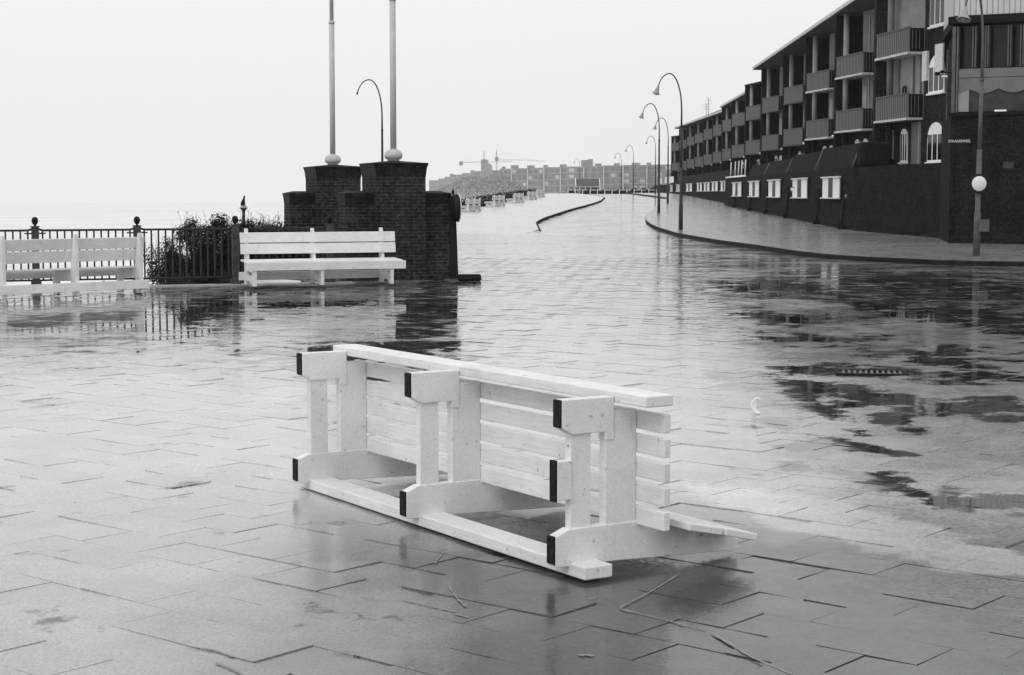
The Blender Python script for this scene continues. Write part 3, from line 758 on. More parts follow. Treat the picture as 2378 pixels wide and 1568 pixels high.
# ------------------------------------------------------------------ street lamps
def lamp(P, H, label, reach=.88, mat=None, head=True, bell=.15, rz=0.0, small=False):
    mat = mat or M_metal; z0 = g(P[1])+(.13 if P[0] > 4 or P[1] > 80 else 0)
    root = empty('street_lamp', (P[0], P[1], z0), rz, label, 'street lamp', 'curved street lamps')
    MB().tube([(0, 0, -.02), (0, 0, H*.16), (0, 0, H*.165), (0, 0, H*.40)], [.085, .08, .066, .062], 14).tube([(0, 0, H*.40), (0, 0, H*.66)], [.052, .045], 12).tube([(0, 0, H*.655), (0, 0, H*.665)], [.056, .056], 12).build('pole', mat, root)
    pts = [(0, 0, H*.66), (0, 0, H*.76)]
    for i in range(1, 15):
        t = i/14*R(158)
        a = reach*.54
        pts.append((-a+a*math.cos(t), 0, H*.76+H*.235*math.sin(t) if t < math.pi/2 else H*.76+H*.235-(1-math.sin(t))*H*.13))
    MB().tube(pts, [.038, .033]+[.030-.0007*i for i in range(14)], 10).build('arm', mat, root)
    e = Vector(pts[-1]); d = (Vector(pts[-1])-Vector(pts[-2])).normalized()
    if head:
        M = Matrix.Translation(e) @ (-d).to_track_quat('Z', 'Y').to_matrix().to_4x4()
        if small:
            MB().lathe([(0, .02), (.035, .0), (.04, -.06), (.06, -.09), (0, -.10)], n=12, M=M).build('lamp_head', mat, root)
        else:
            hd = MB().lathe([(.028, .03), (.045, 0), (.034, -.03), (.05, -.06), (.075, -.09), (.08, -.18), (.11, -.22), (bell, -.29), (bell*1.04, -.31), (bell*.98, -.305), (.09, -.22)], n=20, M=M).build('lamp_shade', M_shade, root)
            MB().lathe([(0, -.25), (.07, -.26), (.08, -.30), (.05, -.335), (0, -.345)], n=14, M=M).build('bulb', M_lrender, hd)
    return root
L = [(1580, 541, 368, 'large curved lamp on the right sidewalk, nearest of the row by the road'),
     (1529, 500, 258, 'second lamp along the road, bell shade just left of the first'),
     (1550, 476, 201, 'third lamp of the sidewalk row, its arm behind the second')]
for x, y, hp, lb in L:
    P = gp(x, y); lamp((P.x, P.y), hp/F*P.y*.978, lb, .055*16, rz=R(0))
def far_lamp(px, ytop, lb, small=False):
    H = 6.15
    Y = 100
    for _ in range(40): Y = F*(g(Y)+.13+H-EYE)/(449-ytop)
    lamp((xy(px, Y), Y), H, lb, small=small)
far_lamp(1520, 317, 'faint fourth lamp of the right row, thin pole left of the balcony houses')
far_lamp(1469, 338, 'distant lamp standing before the far apartment block, right of the kiosk')
far_lamp(1441, 356, 'more distant lamp before the far apartment block, left of its neighbour')
far_lamp(1345, 369, 'farthest faint lamp above the kiosk roof')
Y = 71; lamp((xy(889, Y), Y), (449-187)/F*Y+EYE-g(Y), 'curved lamp with tiny head rising behind the nearer brick pillar', .95, small=True)
P = gp(2266, 607); Hs = 6.45
pl = lamp((P.x, P.y), Hs, 'closest lamp, a pale post carrying a round traffic sign before the brick corner building', .9, mat=M_metal_l, bell=.17, rz=R(48))
pl.rotation_euler[1] = R(1.1)
# traffic sign and switch box on that post
sz = EYE+(449-427)/F*P.y
o = empty('traffic_sign', (P.x, P.y-.11, sz), R(4), 'round white traffic sign with dark border on the closest lamp post', 'traffic sign')
Ms = Matrix.Rotation(R(90), 4, 'X')
MB().lathe([(0, 0), (.17, 0), (.235, -.001), (.238, -.01), (.235, -.02), (0, -.02)], n=40, M=Ms).build('border', M_signb, o)
MB().lathe([(0, .004), (.178, .004), (.18, .001)], n=40, M=Ms).build('face', M_signw, o)
MB().bb(-.03, .03, .02, .05, -.05, .05).build('clamp', M_metal, o)
o = MB().bb(-.02, .21, -.02, .12, -.14, .14).bb(-.03, .22, -.03, .13, .14, .155).bb(.085, .095, -.024, -.02, -.02, .02).build('switch_box', M_metal_l, None, .006)
o.location = (P.x+.03, P.y-.19, EYE+(449-524)/F*P.y); tag(o, 'small grey metal box fixed low on the closest lamp post', 'box')

# ------------------------------------------------------------------ terraced houses with balconies
ZR = EYE
DU = Vector((.137, -.99, 0)).normalized(); DW = Vector((.99, .137, 0)).normalized()
def arched(m, x0, x1, z0, z1, y, n=8):
    """flat arched outline prism facing -y (outer face at y, .04 deep)"""
    c = (x0+x1)/2; r = (x1-x0)/2; zs = z1-r*.8
    poly = [(x0, z0), (x1, z0)]+[(c+r*math.cos(math.pi*i/n), zs+r*.8*math.sin(math.pi*i/n)) for i in range(n+1)]
    return poly
def window(root, mat4, x0, x1, z0, z1, y, arch=True, bars=2, mat=None, curtain=False):
    """white frame with panes; local facade coords: x along, y out of the wall (negative = outward)"""
    f = MB(); poly = arched(f, x0, x1, z0, z1, y) if arch else [(x0, z0), (x1, z0), (x1, z1), (x0, z1)]
    f.prism(poly, lambda p, q, t: mat4 @ Vector((p, t, q)), y, y-.05)
    f.bb(x0-.05, x1+.05, y-.12, y-.0, z0-.07, z0-.001, mat4)
    fo = f.build('window', M_white, root)
    pm = MB(); w_ = (x1-x0); n = bars+1; top = z1-(.3*w_ if arch else .07)
    for i in range(n):
        a = x0+w_*(i/n)+.05; b = x0+w_*((i+1)/n)-.05
        if b-a < .04: a = x0+w_*(i/n)+w_*.05; b = x0+w_*((i+1)/n)-w_*.05
        pm.bb(a, b, y-.056, y-.05, z0+.07, top, mat4)
    pm.build('panes', M_curtain if curtain else M_glass, fo)
    return fo
def house(i, cx, cy, W, label, top, roof, first=False):
    """(cx,cy): far outer corner. local x=u toward the camera along the front, y=w into the building"""
    root = empty('terraced_house', (cx, cy, 0), math.atan2(DU.y, DU.x), label, 'house', 'staggered terraced houses with balconies')
    # local axes: x = DU, y = rotated +90deg = DW
    zA, zB, zg = ZR+2.85, ZR+5.31, ZR+.35
    zt = ZR+top
    op = 1.9 if not first else 0.0
    D = 9.0
    brick = M_hbrick
    near = W if not first else 9.6
    # party wall fin
    MB().bb(-.22, -.0, -.02, D, zg, zt).build('party_wall', M_hbrick3 if not first else M_hbrick, root)
    # ground floor wall (brick) set back
    MB().bb(0, near, .6, .85, zg-1.2, zA-.10).build('ground_floor_wall', brick, root)
    if first:
        # upper walls: pale behind the balconies, brick beyond
        m = MB()
        m.bb(0, 3.62, .62, .87, zA, zt).build('pale_wall', M_lrender, root)
        MB().bb(3.62, near, .6, .85, zA-.10, zt+1.2).build('brick_wall', brick, root)
    else:
        m = MB(); m.bb(op, near, .6, .85, zA, zt).build('pale_wall', M_render, root)
        # loggia back wall with dark windows
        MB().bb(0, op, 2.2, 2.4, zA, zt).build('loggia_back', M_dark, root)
    MB().bb(0, near, .86, D, zA-.09, zA+.02).bb(0, near, .86, D, zB-.09, zB+.02).build('floors', M_soffit, root)
    # inner light divisions
    if first:
        for a, b in ((1.05, 1.09), (2.55, 2.62), (3.3, 3.36)): MB().bb(a, b, .55, .61, zA, zB-.1).build('door_jamb', M_render, root)
    # column
    ccx, ccw = (.75, .22) if not first else (.8, .3)
    MB().tube([(ccx, ccw, zA+.02), (ccx, ccw, zt)], .13, 12).build('column', M_lrender if not first else M_render, root)
    MB().tube([(ccx, ccw, zg), (ccx, ccw, zA-.1)], .13, 12).build('column', M_hbrick3, root)
    # balconies
    bl = 3.55 if first else 3.7
    for z in (zA, zB):
        b = MB().bb(0.0, bl, -.0, .05, z, z+.88).build('balcony', M_slats, root)
        MB().bb(bl-.04, bl, .051, .599, z+.02, z+.88).build('side_panel', M_sidebars, b)
        sb = MB()
        for k in range(3): sb.bb(bl+.001, bl+.02, .13+k*.14, .15+k*.14, z+.1, z+.82)
        sb.build('side_bars', M_render, b)
        MB().bb(-.02, bl+.03, -.05, .599, z-.09, z-.004).build('balcony_slab', M_fascia if (first or i < 3) else M_soffit, b)
        MB().bb(0, bl, -.03, .07, z+.881, z+.93).build('handrail', M_slats, b)
    I = Matrix.Identity(4)
    # ground floor arched windows
    if first:
        window(root, I, 1.4, 2.1, ZR+1.2, ZR+2.5, .6)
        window(root, I, -.0+.25, .55, ZR+1.4, ZR+2.5, .6)
        d_ = MB().bb(2.5, 3.3, .57, .6, ZR+1.0, ZR+2.7).build('door', M_render, root)
        MB().bb(3.32, 3.42, .52, .6, ZR+1.0, ZR+2.7).build('door_post', M_lrender, root)
        window(root, I, 4.2, 5.7, ZR+1.16, ZR+2.62, .6)
        window(root, I, 4.2, 5.7, ZR+3.70, ZR+5.10, .6)
        window(root, I, 4.2, 5.7, ZR+6.15, ZR+8.3, .6, False)
        MB().bb(3.63, 4.1, .50, .599, ZR+4.2, ZR+5.3).build('shutter', M_curtain, root)
        MB().bb(5.0, 5.75, .46, .52, ZR+4.35, ZR+5.45).build('shutter', M_curtain, root)
        # life ring on the balcony wall
        m = MB(); pts = [(1.7+.16*math.cos(t*math.pi/8), .56, zA+1.12+.16*math.sin(t*math.pi/8)) for t in range(17)]
        lr = MB().tube(pts, .035, 8, False).build('wreath', M_dark); lr.parent = root
    else:
        for k, (a, b) in enumerate(((1.15, 1.75), (2.2, 2.9), (4.6, 5.4))):
            window(root, I, a, b, ZR+1.55, ZR+2.45, .6, True, 1, curtain=(k == 1))
        MB().bb(op+.9, op+1.0, .56, .6, zA, zt-.3).bb(op+.2, op+.7, .57, .6, zA+.1, zB-.5).build('balcony_door', M_lrender, root)
        MB().lathe([(0, 0), (.05, .03), (.06, .08), (.04, .13), (0, .15)], c=(-.1, -.08, ZR+2.55), n=10).build('wall_lamp', M_white, root)
    # roof
    if roof:
        pass
    else:
        MB().bb(-.25, near, -.05, D, zt+.001, zt+.10).build('flat_roof', M_roof, root)
    return root
HC = [(14.43, 69, 8.2, 1), (14.98, 80.4, 8.15, 1), (15.48, 91.4, 8.15, 1), (16.18, 103.4, 8.15, 1), (16.52, 114.7, 8.15, 'end'), (16.98, 126.1, 7.75, 0),
      (17.43, 137.5, 7.25, 1), (18.07, 149, 7.3, 1), (18.6, 160.5, 7.05, 'end'), (18.96, 171.5, 7.15, 1), (19.3, 183, 7.3, 1), (19.57, 194, 7.45, 1), (19.9, 206, 7.6, 'end'), (20.0, 217, 7.0, 0)]
ORD = ['first', 'second', 'third', 'fourth', 'fifth', 'sixth', 'seventh', 'eighth', 'ninth', 'tenth', 'eleventh', 'twelfth', 'thirteenth', 'fourteenth']
DESC = ['pale balcony walls, wreath and tall white windows', 'open dark loggias under the sloping eave', 'dark loggias and slatted balconies under the high eave', 'slatted balconies under the high eave', 'last house under the high eave, roof tip projecting', 'flat roofed, standing taller than the house behind it',
        'first under the second lower eave', 'middle house under the second eave', 'house at the far tip of the second eave', 'first house under the long lowest eave', 'small distant house behind the second lamp', 'small distant house with darker balconies', 'distant house at the end of the lowest eave', 'flat roofed, ending the row']
HOUSES = []
for i, (cx, cy, tp, rf) in enumerate(HC):
    HOUSES.append(house(i, cx, cy, 11.25, '%s balcony house from the near end, %s' % (ORD[i], DESC[i]), tp, rf, i == 0))
def row_roof(root, pts):
    """continuous eave along pts (x, y, z), child of the block's nearest house"""
    inv = (Matrix.Translation(root.location) @ Matrix.Rotation(root.rotation_euler.z, 4, 'Z')).inverted()
    def strip(prof, name, mat, par):
        vs = [inv @ Vector((x+dx, y+dx*.14, z+dz)) for x, y, z in pts for dx, dz in prof]; n = len(prof); m = MB()
        m.add(vs, [(i*n+k, i*n+(k+1) % n, (i+1)*n+(k+1) % n, (i+1)*n+k) for i in range(len(pts)-1) for k in range(n)]+[tuple(range(n))[::-1], tuple((len(pts)-1)*n+k for k in range(n))])
        return m.build(name, mat, par)
    r_ = strip([(.0, .07), (.0, .16), (5.5, 2.3), (5.5, 2.1), (1.0, .07)], 'roof', M_roof, root)
    strip([(.02, .0), (.02, .066), (2.4, .066), (2.4, .0)], 'soffit', M_soffit, r_)
    strip([(-.05, .03), (-.05, .19), (-.003, .19), (-.003, .03)], 'gutter', M_fascia, r_)
row_roof(HOUSES[0], [(16.1, 116.2, ZR+8.2), (14.63, 73, ZR+8.2), (14.1, 56.5, ZR+8.2)])
row_roof(HOUSES[6], [(17.94, 149.5, ZR+7.3), (17.2, 127.5, ZR+7.3)])
row_roof(HOUSES[8], [(19.6, 209, ZR+7.72), (18.25, 150.5, ZR+7.0)])
# TV aerials
def aerial(px, Y, z0, ztop, lb):
    o = empty('aerial', (xy(px, Y), Y, z0), 0, lb, 'aerial', 'aerials on the roofs')
    h = ztop-z0; MB().tube([(0, 0, 0), (0, 0, h)], .025, 6).build('mast', M_metal, o)
    m = MB()
    for k in (.0, .25, .5): m.bb(-.35, .35, -.01, .01, h-k-.02, h-k)
    m.build('elements', M_metal, o)
aerial(1636, 178, ZR+7.5, ZR+9.1, 'thin aerial on the lowest roof, left of the pair')
aerial(1641, 172, ZR+7.5, ZR+9.4, 'thin aerial on the lowest roof, right and taller of the pair')

# ------------------------------------------------------------------ terrace walls (podium) with shuttered windows
def podium(pts, ztop, label, wins, name='terrace_wall', parapet=True, first=True):
    o0 = Vector((pts[0][0], pts[0][1], 0)); root = empty(name, o0, 0, label, 'wall', 'brick terrace walls under the houses')
    L_ = [Vector((p[0], p[1], 0))-o0 for p in pts]
    th_ = 2.6
    m = MB(); n = len(L_); vs = []
    for i, p in enumerate(L_):
        Y = p.y+o0.y; vs += [(p.x, p.y, g(Y)), (p.x+.06, p.y, ztop), (p.x+th_, p.y+.3, ztop), (p.x+th_, p.y+.3, g(Y))]
    fs = [(i*4+k, i*4+(k+1) % 4, (i+1)*4+(k+1) % 4, (i+1)*4+k) for i in range(n-1) for k in range(3)]
    fs += [(0, 3, 2, 1), ((n-1)*4, (n-1)*4+1, (n-1)*4+2, (n-1)*4+3)]
    m.add(vs, fs); m.build('brick_wall', M_hbrick2 if first else M_hbrick2, root)
    return root, o0
pod1 = [(14.6, 118.9), (13.9, 98), (13.15, 71.7), (13.05, 68.2), (13.12, 66.6), (13.32, 64.5), (14.1, 56.2), (14.15, 55.9)]
zt1 = ZR+1.0
r1, o1 = podium(pod1, zt1, 'long dark brick terrace wall with five pairs of white shuttered windows', None)
# parapet of sloping dark panels on the wall
def pod_x(pts, Y):
    for (xa, ya), (xb, yb) in zip(pts[:-1], pts[1:]):
        if yb <= Y <= ya: return xa+(xb-xa)*(ya-Y)/(ya-yb)
    return pts[-1][0]
edges = [(67.0, 76.2, .95), (76.2, 86, .85), (86, 95.5, .72), (95.5, 104.5, .66)]
for k, (ya, yb, h_) in enumerate(edges):
    m = MB(); f = []
    xa, xb = pod_x(pod1, ya)-o1.x, pod_x(pod1, yb)-o1.x
    vs = []
    for x_, y_ in ((xa, ya), (xb, yb)):
        vs += [(x_+.10, y_-o1.y, zt1+.002), (x_+.42, y_-o1.y, zt1+h_), (x_+.75, y_-o1.y, zt1+h_), (x_+.75, y_-o1.y, zt1+.002)]
    m.add(vs, [(0, 1, 5, 4), (1, 2, 6, 5), (2, 3, 7, 6), (3, 0, 4, 7), (0, 3, 2, 1), (4, 5, 6, 7)])
    m.build('parapet_panel', M_hedge, r1)
    MB().tube([(xa+.08, ya-o1.y+.02, zt1+.02), (xa+.40, ya-o1.y+.02, zt1+h_+.02)], .03, 6).build('edge_strip', M_render, r1)
# return of the parapet at the near corner
MB().bb(13.30-o1.x, 14.5-o1.x, 66.1-o1.y, 66.98-o1.y, zt1+.002, zt1+.95).build('parapet_panel', M_hedge, r1, .15)
# white balustrade on the far part of the wall
m = MB()
for Y_ in (106, 108.2, 110.2, 112.5, 115.5):
    x_ = pod_x(pod1, Y_)-o1.x+.1; m.tube([(x_, Y_-o1.y, zt1), (x_+.04, Y_-o1.y, zt1+1.05)], .035, 6)
xa, xb = pod_x(pod1, 105)-o1.x, pod_x(pod1, 118)-o1.x
m.tube([(xa+.02, 105-o1.y, zt1+.05), (xb+.02, 118-o1.y, zt1+.05)], .06, 6); m.build('white_balustrade', M_white, r1)
def pod_window(root, o_, pts, Yc, w_, z0, z1, half=None, dark=False):
    """pair of white shuttered windows in the podium wall, centred at Yc"""
    x_ = pod_x(pts, Yc)-o_.x; dx = (pod_x(pts, Yc+1)-pod_x(pts, Yc-1))/2
    M4 = Matrix.Translation((x_, Yc-o_.y, 0)) @ Matrix.Rotation(math.atan2(-1, -dx), 4, 'Z')
    fm = MB(); fm.bb(-w_/2-.08, w_/2+.08, -.14, .0, z1, z1+.06, M4)
    fm.bb(-w_/2-.06, w_/2+.06, -.16, 0.0, z0-.05, z0-.002, M4)
    wo_ = fm.build('window', M_curtain, root)
    a, b, c_, d_ = -w_/2, -w_*.13, w_*.13, w_/2
    for e1, e2 in ((a, b), (c_, d_)): MB().bb(e1, e2, -.06, -.03, z0, z1, M4).build('blind', M_white, wo_)
    MB().bb(b+.002, c_-.002, -.07, -.0, z0, z1-.002, M4).build('mullion', M_dark, wo_)
    MB().bb(d_+.002, d_+.30, -.035, 0, z0, z1-.002, M4).build('shadow_strip', M_dark, wo_)  # dark strip painted as the shadow side right of the window
def px_on(pts, px):
    best = None
    Y_ = pts[0][1]
    while Y_ > pts[-1][1]:
        d = abs(pod_x(pts, Y_)/Y_*F+1188.5-px)
        if best is None or d < best[0]: best = (d, Y_)
        Y_ -= .05
    return best[1]
for (xa, xb, yt, yb) in ((1910, 1948, 414, 459), (1840, 1872.6, 417, 458.5), (1784, 1810, 420, 457), (1739.5, 1761, 423, 456), (1700.7, 1720, 425.6, 455)):
    Y1, Y2 = px_on(pod1, xb), px_on(pod1, xa); Yc = (Y1+Y2)/2
    pod_window(r1, o1, pod1, Yc, Y2-Y1, ZR+(449-yb)/F*Yc, ZR+(449-yt)/F*Yc)
# wall lamps / drain pipes on the podium
for Y_, z_ in ((66.9, -.05), (82.0, .25), (99.0, .3)):
    x_ = pod_x(pod1, Y_)
    o = empty('wall_lamp', (x_-.02, Y_, ZR+z_), 0, {66.9: 'wall lamp at the rounded near corner of the terrace wall', 82.0: 'small white wall lamp right of the fourth window pair', 99.0: 'tiny white wall lamp between the distant window pairs'}[Y_], 'wall lamp', 'lamps on the terrace wall')
    MB().tube([(.05, 0, 0), (-.12, 0, .04), (-.16, 0, .0)], .02, 6).build('bracket', M_metal, o)
    MB().lathe([(0, .05), (.05, .02), (.06, -.05), (.04, -.12), (0, -.13)], c=(-.16, 0, -.03), n=10).build('globe', M_curtain if Y_ > 70 else M_render, o)
for Y_ in (67.9, 74.5, 84.5, 93.0, 101., 110.5):
    x_ = pod_x(pod1, Y_); z0 = g(Y_)+.13
    o = MB().tube([(-.10, 0, 0), (-.06, 0, .6), (-.0, .1, 1.2), (.0, .2, 1.5)], .045, 6).bb(-.25, -.02, -.12, .12, -.02, .18).build('drain_pipe', M_hedge)
    o.location = (x_, Y_, z0)
    tag(o, {67.9: 'dark drain foot at the near corner of the terrace wall', 74.5: 'slanting dark pipe below the nearest window pair', 84.5: 'slanting dark pipe below the fourth window pair', 93.0: 'slanting dark pipe below the middle window pair', 101.: 'slanting dark pipe below the second farthest window pair', 110.5: 'slanting dark pipe at the far end of the terrace wall'}[Y_], 'pipe', 'pipes on the terrace wall')
pod2 = [(18.3, 224), (18.1, 205), (16.9, 160), (15.55, 119.6)]
r2, o2 = podium(pod2, ZR+1.0, 'farther brick terrace wall continuing behind the first with small white windows', None, first=False)
m = MB(); vs = []
for Y_ in (121, 140, 165, 190):
    x_ = pod_x(pod2, Y_)-o2.x; vs += [(x_+.1, Y_-o2.y, ZR+1.002), (x_+.4, Y_-o2.y, ZR+1.75), (x_+.8, Y_-o2.y, ZR+1.75), (x_+.8, Y_-o2.y, ZR+1.002)]
m.add(vs, [(i*4+k, (i+1)*4+k, (i+1)*4+(k+1) % 4, i*4+(k+1) % 4) for i in range(3) for k in range(3)]+[(0, 1, 2, 3)]); m.build('parapet_panel', M_hedge, r2)
for (xa, xb) in ((1673, 1686), (1652.5, 1665), (1634, 1646), (1618, 1628.5), (1593, 1605.5), (1570, 1577), (1555.5, 1560)):
    Y1, Y2 = px_on(pod2, xb), px_on(pod2, xa); Yc = (Y1+Y2)/2
    pod_window(r2, o2, pod2, Yc, max(1.5, Y2-Y1), ZR+.2, ZR+.98-.12)
for k, (xa, xb) in enumerate(((1597, 1611), (1580, 1587), (1573, 1580))):
    Yc = 196+8*k; m = MB().bb(-.05, .0, -(xb-xa)/F*Yc*7.5, 0, ZR+1.15, ZR+1.85).build('white_panel', M_white, r2)
    m.location = (pod_x(pod2, min(Yc, 223))-o2.x-.02, Yc-o2.y, 0)

# ------------------------------------------------------------------ corner building at the right edge
Bc = Vector((13.06, 51.6, 0)); Bd = Vector((1.72, -.9, 0)).normalized()
root = empty('corner_building', (Bc.x, Bc.y, 0), math.atan2(Bd.y, Bd.x), 'dark brick corner building at the right edge, glazed upper floors, pale cladding on top', 'building')
RB = Matrix.Rotation(math.atan2(Bd.y, Bd.x), 4, 'Z').inverted()
z = lambda y: ZR+(449-y)/F*51.2
def foot(pts): return [RB @ (Vector((a, b, 0))-Bc) for a, b in pts]
fp_ = foot([(13.06, 51.6), (13.92, 56.2), (15.6, 62.5), (26, 68), (24, 45.8)])
def wallprism(name, z0, z1, mat, inset=0.0):
    P_ = [(p.x, p.y) for p in fp_]
    if inset:
        P_ = [(P_[0][0]+inset*.2, P_[0][1]+inset), (P_[1][0]+inset*.5, P_[1][1]), P_[2], P_[3], (P_[4][0], P_[4][1]+inset)]
    return MB().prism(P_[::-1], lambda p, q, t: (p, q, t), z0, z1).build(name, mat, root)
wallprism('lower_wall', g(51)-.3, z(270), M_hbrick3)
MB().bb(-.06, 12, -.10, .6, z(270)+.002, z(263)).build('ledge', M_sidebars, root)
wallprism('inner_wall', z(263)+.003, z(62), M_hbrick3, .42)
MB().bb(.12, 12, .32, .40, z(263)+.004, z(62)-.004).build('glazing', M_glass, root)
wallprism('upper_wall', z(62)+.002, z(41), M_hbrick3, .03)
MB().bb(-.12, 12, -.12, .4, z(60), z(43)).build('dark_band', M_sidebars, root)
wallprism('cladding', z(41)+.003, z(41)+3.2, M_corr)
# side wall strip, pilaster
s0, s1 = fp_[0], fp_[1]
MB().bb(-.0, .12, -.03, .41, g(51)-.2, z(270)).build('corner_post', M_hbrick3, root)
MB().bb(-.01, .10, .21, .41, z(263), z(62)).build('corner_post', M_hbrick3, root)
# white corner frame of the glazed storeys
wf = MB().bb(.0, .10, -.06, .2, z(263)+.004, z(66)).bb(.13, .18, -.05, .2, z(263)+.004, z(66))
for a, b in ((.62, .66), (.70, .74), (1.02, 1.06), (1.09, 1.13), (1.72, 1.76), (1.80, 1.83), (2.1, 2.14), (2.18, 2.22), (2.9, 2.95), (3.7, 3.75), (4.5, 4.55)):
    wf.bb(a*.93, b*.93, -.02, .3, z(160), z(66))
wf.build('window_frames', M_metal_l, root)
fo = MB().bb(.19, 12, .0, .25, z(183), z(163)).build('sill_band', M_render, root)
# scalloped curtain valance
poly = []; n = 60; x1 = 6.0
for i in range(n+1):
    x_ = .2+(x1-.2)*i/n; ph_ = ((x_-.50)/.86) % 1.0
    poly.append((x_, z(214)+.13*(1-abs(math.sin(math.pi*ph_)))-.07))
poly = poly+[(x1, z(184)), (.2, z(184))]
MB().prism(poly, lambda p, q, t: (p, t, q), .02, .05).build('valance', M_render, root)
MB().bb(.19, .50, .03, .06, z(261), z(184)).build('curtain', M_lrender, root)
MB().bb(.51, 6, .055, .075, z(261), z(186)).build('blind', M_metal, root)
MB().bb(1.28, 1.62, -.1, .02, z(262.5), z(258.5)).build('white_box', M_white, root)
MB().bb(1.55, 1.85, -.012, .03, z(392), z(377.5)).build('wall_patch', M_metal, root)
# strip wall between the houses and the corner building: pipe and lamp bracket
o = MB().tube([(0, 0, 0), (0, 0, 5.9)], .02, 6).bb(-.04, .04, -.03, .03, 2.5, 2.56).bb(-.04, .04, -.03, .03, 4.5, 4.56).build('downpipe', M_metal_l); o.location = (14.02, 56.0, g(56)+.3)
tag(o, 'thin pale downpipe on the dark wall left of the corner building', 'pipe')
o = empty('flood_lamp', (13.95, 55.6, ZR+(449-175)/F*55.6), 0, 'dark floodlight with white underside bracketed high on the corner building side wall', 'lamp')
MB().tube([(.1, 0, .02), (-.2, 0, .06), (-.34, 0, .02)], .02, 6).build('bracket', M_metal, o)
MB().box((-.36, 0, 0), (.16, .12, .10)).box((-.20, 0, .06), (.12, .1, .08)).build('housing', M_log, o, .01)
MB().box((-.12, -.03, -.09), (.20, .1, .07), R(-20)).build('reflector', M_white, o, .01)
# street name sign
def text_mesh(body, size, name, mat, parent, loc, rot, ext=.003):
    cu = bpy.data.curves.new(name, 'FONT'); cu.body = body; cu.size = size; cu.extrude = ext; cu.align_x = 'CENTER'; cu.align_y = 'CENTER'
    to = bpy.data.objects.new(name, cu); COL.objects.link(to)
    dg = bpy.context.evaluated_depsgraph_get(); me = bpy.data.meshes.new_from_object(to.evaluated_get(dg)); bpy.data.objects.remove(to)
    me.materials.clear(); me.materials.append(mat); o = bpy.data.objects.new(name, me); COL.objects.link(o)
    o.parent = parent; o.location = loc; o.rotation_euler = rot; return o
sp = RB.inverted() @ Vector((.26, -.012, 0))+Bc
sg = empty('street_name_sign', (sp.x, sp.y, z(329)), math.atan2(Bd.y, Bd.x), 'dark street name sign with white letters reading STRANDWEG on the brick corner wall', 'street sign')
MB().bb(-.33, .33, -.012, .0, -.08, .08).build('plate', M_signb, sg)
text_mesh('STRANDWEG', .105, 'lettering', M_signw, sg, (0, -.016, 0), (R(90), 0, 0))

# ------------------------------------------------------------------ far skyline
YF = 950.0
zf = lambda y, Y=YF: ZR+(449-y)/F*Y
fx = lambda px, Y=YF: xy(px, Y)
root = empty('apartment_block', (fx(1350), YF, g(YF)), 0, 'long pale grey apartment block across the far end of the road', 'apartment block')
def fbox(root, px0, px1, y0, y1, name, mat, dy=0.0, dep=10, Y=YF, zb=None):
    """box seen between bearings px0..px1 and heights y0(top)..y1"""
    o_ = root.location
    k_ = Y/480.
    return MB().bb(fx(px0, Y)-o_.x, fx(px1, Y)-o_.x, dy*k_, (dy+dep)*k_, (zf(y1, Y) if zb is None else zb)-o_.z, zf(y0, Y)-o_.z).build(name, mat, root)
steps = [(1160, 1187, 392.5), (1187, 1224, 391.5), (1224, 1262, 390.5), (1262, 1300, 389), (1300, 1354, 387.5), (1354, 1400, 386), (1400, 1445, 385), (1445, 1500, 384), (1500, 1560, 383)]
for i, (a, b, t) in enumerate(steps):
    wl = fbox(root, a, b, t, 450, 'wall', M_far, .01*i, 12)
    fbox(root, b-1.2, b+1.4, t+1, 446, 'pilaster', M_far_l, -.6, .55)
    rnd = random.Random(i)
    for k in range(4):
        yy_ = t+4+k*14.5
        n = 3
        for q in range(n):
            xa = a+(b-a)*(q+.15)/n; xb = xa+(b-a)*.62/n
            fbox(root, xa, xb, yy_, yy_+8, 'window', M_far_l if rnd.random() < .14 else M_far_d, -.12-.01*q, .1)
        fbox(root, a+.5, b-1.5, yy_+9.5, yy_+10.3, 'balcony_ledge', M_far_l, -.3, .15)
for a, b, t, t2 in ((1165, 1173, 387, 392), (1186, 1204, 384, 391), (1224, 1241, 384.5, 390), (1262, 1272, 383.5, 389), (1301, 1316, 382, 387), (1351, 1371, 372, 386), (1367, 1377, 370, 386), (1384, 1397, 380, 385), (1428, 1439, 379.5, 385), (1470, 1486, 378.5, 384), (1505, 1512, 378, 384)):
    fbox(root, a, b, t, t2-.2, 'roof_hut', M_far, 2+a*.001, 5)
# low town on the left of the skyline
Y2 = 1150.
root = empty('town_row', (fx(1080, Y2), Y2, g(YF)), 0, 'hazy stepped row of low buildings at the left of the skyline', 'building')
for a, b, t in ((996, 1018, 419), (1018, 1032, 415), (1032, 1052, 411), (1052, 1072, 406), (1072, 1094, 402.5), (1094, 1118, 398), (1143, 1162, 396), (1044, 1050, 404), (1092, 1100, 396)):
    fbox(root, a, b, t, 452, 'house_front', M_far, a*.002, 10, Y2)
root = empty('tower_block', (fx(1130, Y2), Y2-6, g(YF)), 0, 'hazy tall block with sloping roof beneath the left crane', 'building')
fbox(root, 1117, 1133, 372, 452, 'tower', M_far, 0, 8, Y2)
MB().prism([(fx(1133, Y2), zf(452, Y2)), (fx(1143, Y2), zf(452, Y2)), (fx(1143, Y2), zf(386, Y2)), (fx(1133, Y2), zf(378, Y2))], lambda p, q, t: (p-root.location.x, t, q-root.location.z), .1, 8).build('wing', M_far, root)
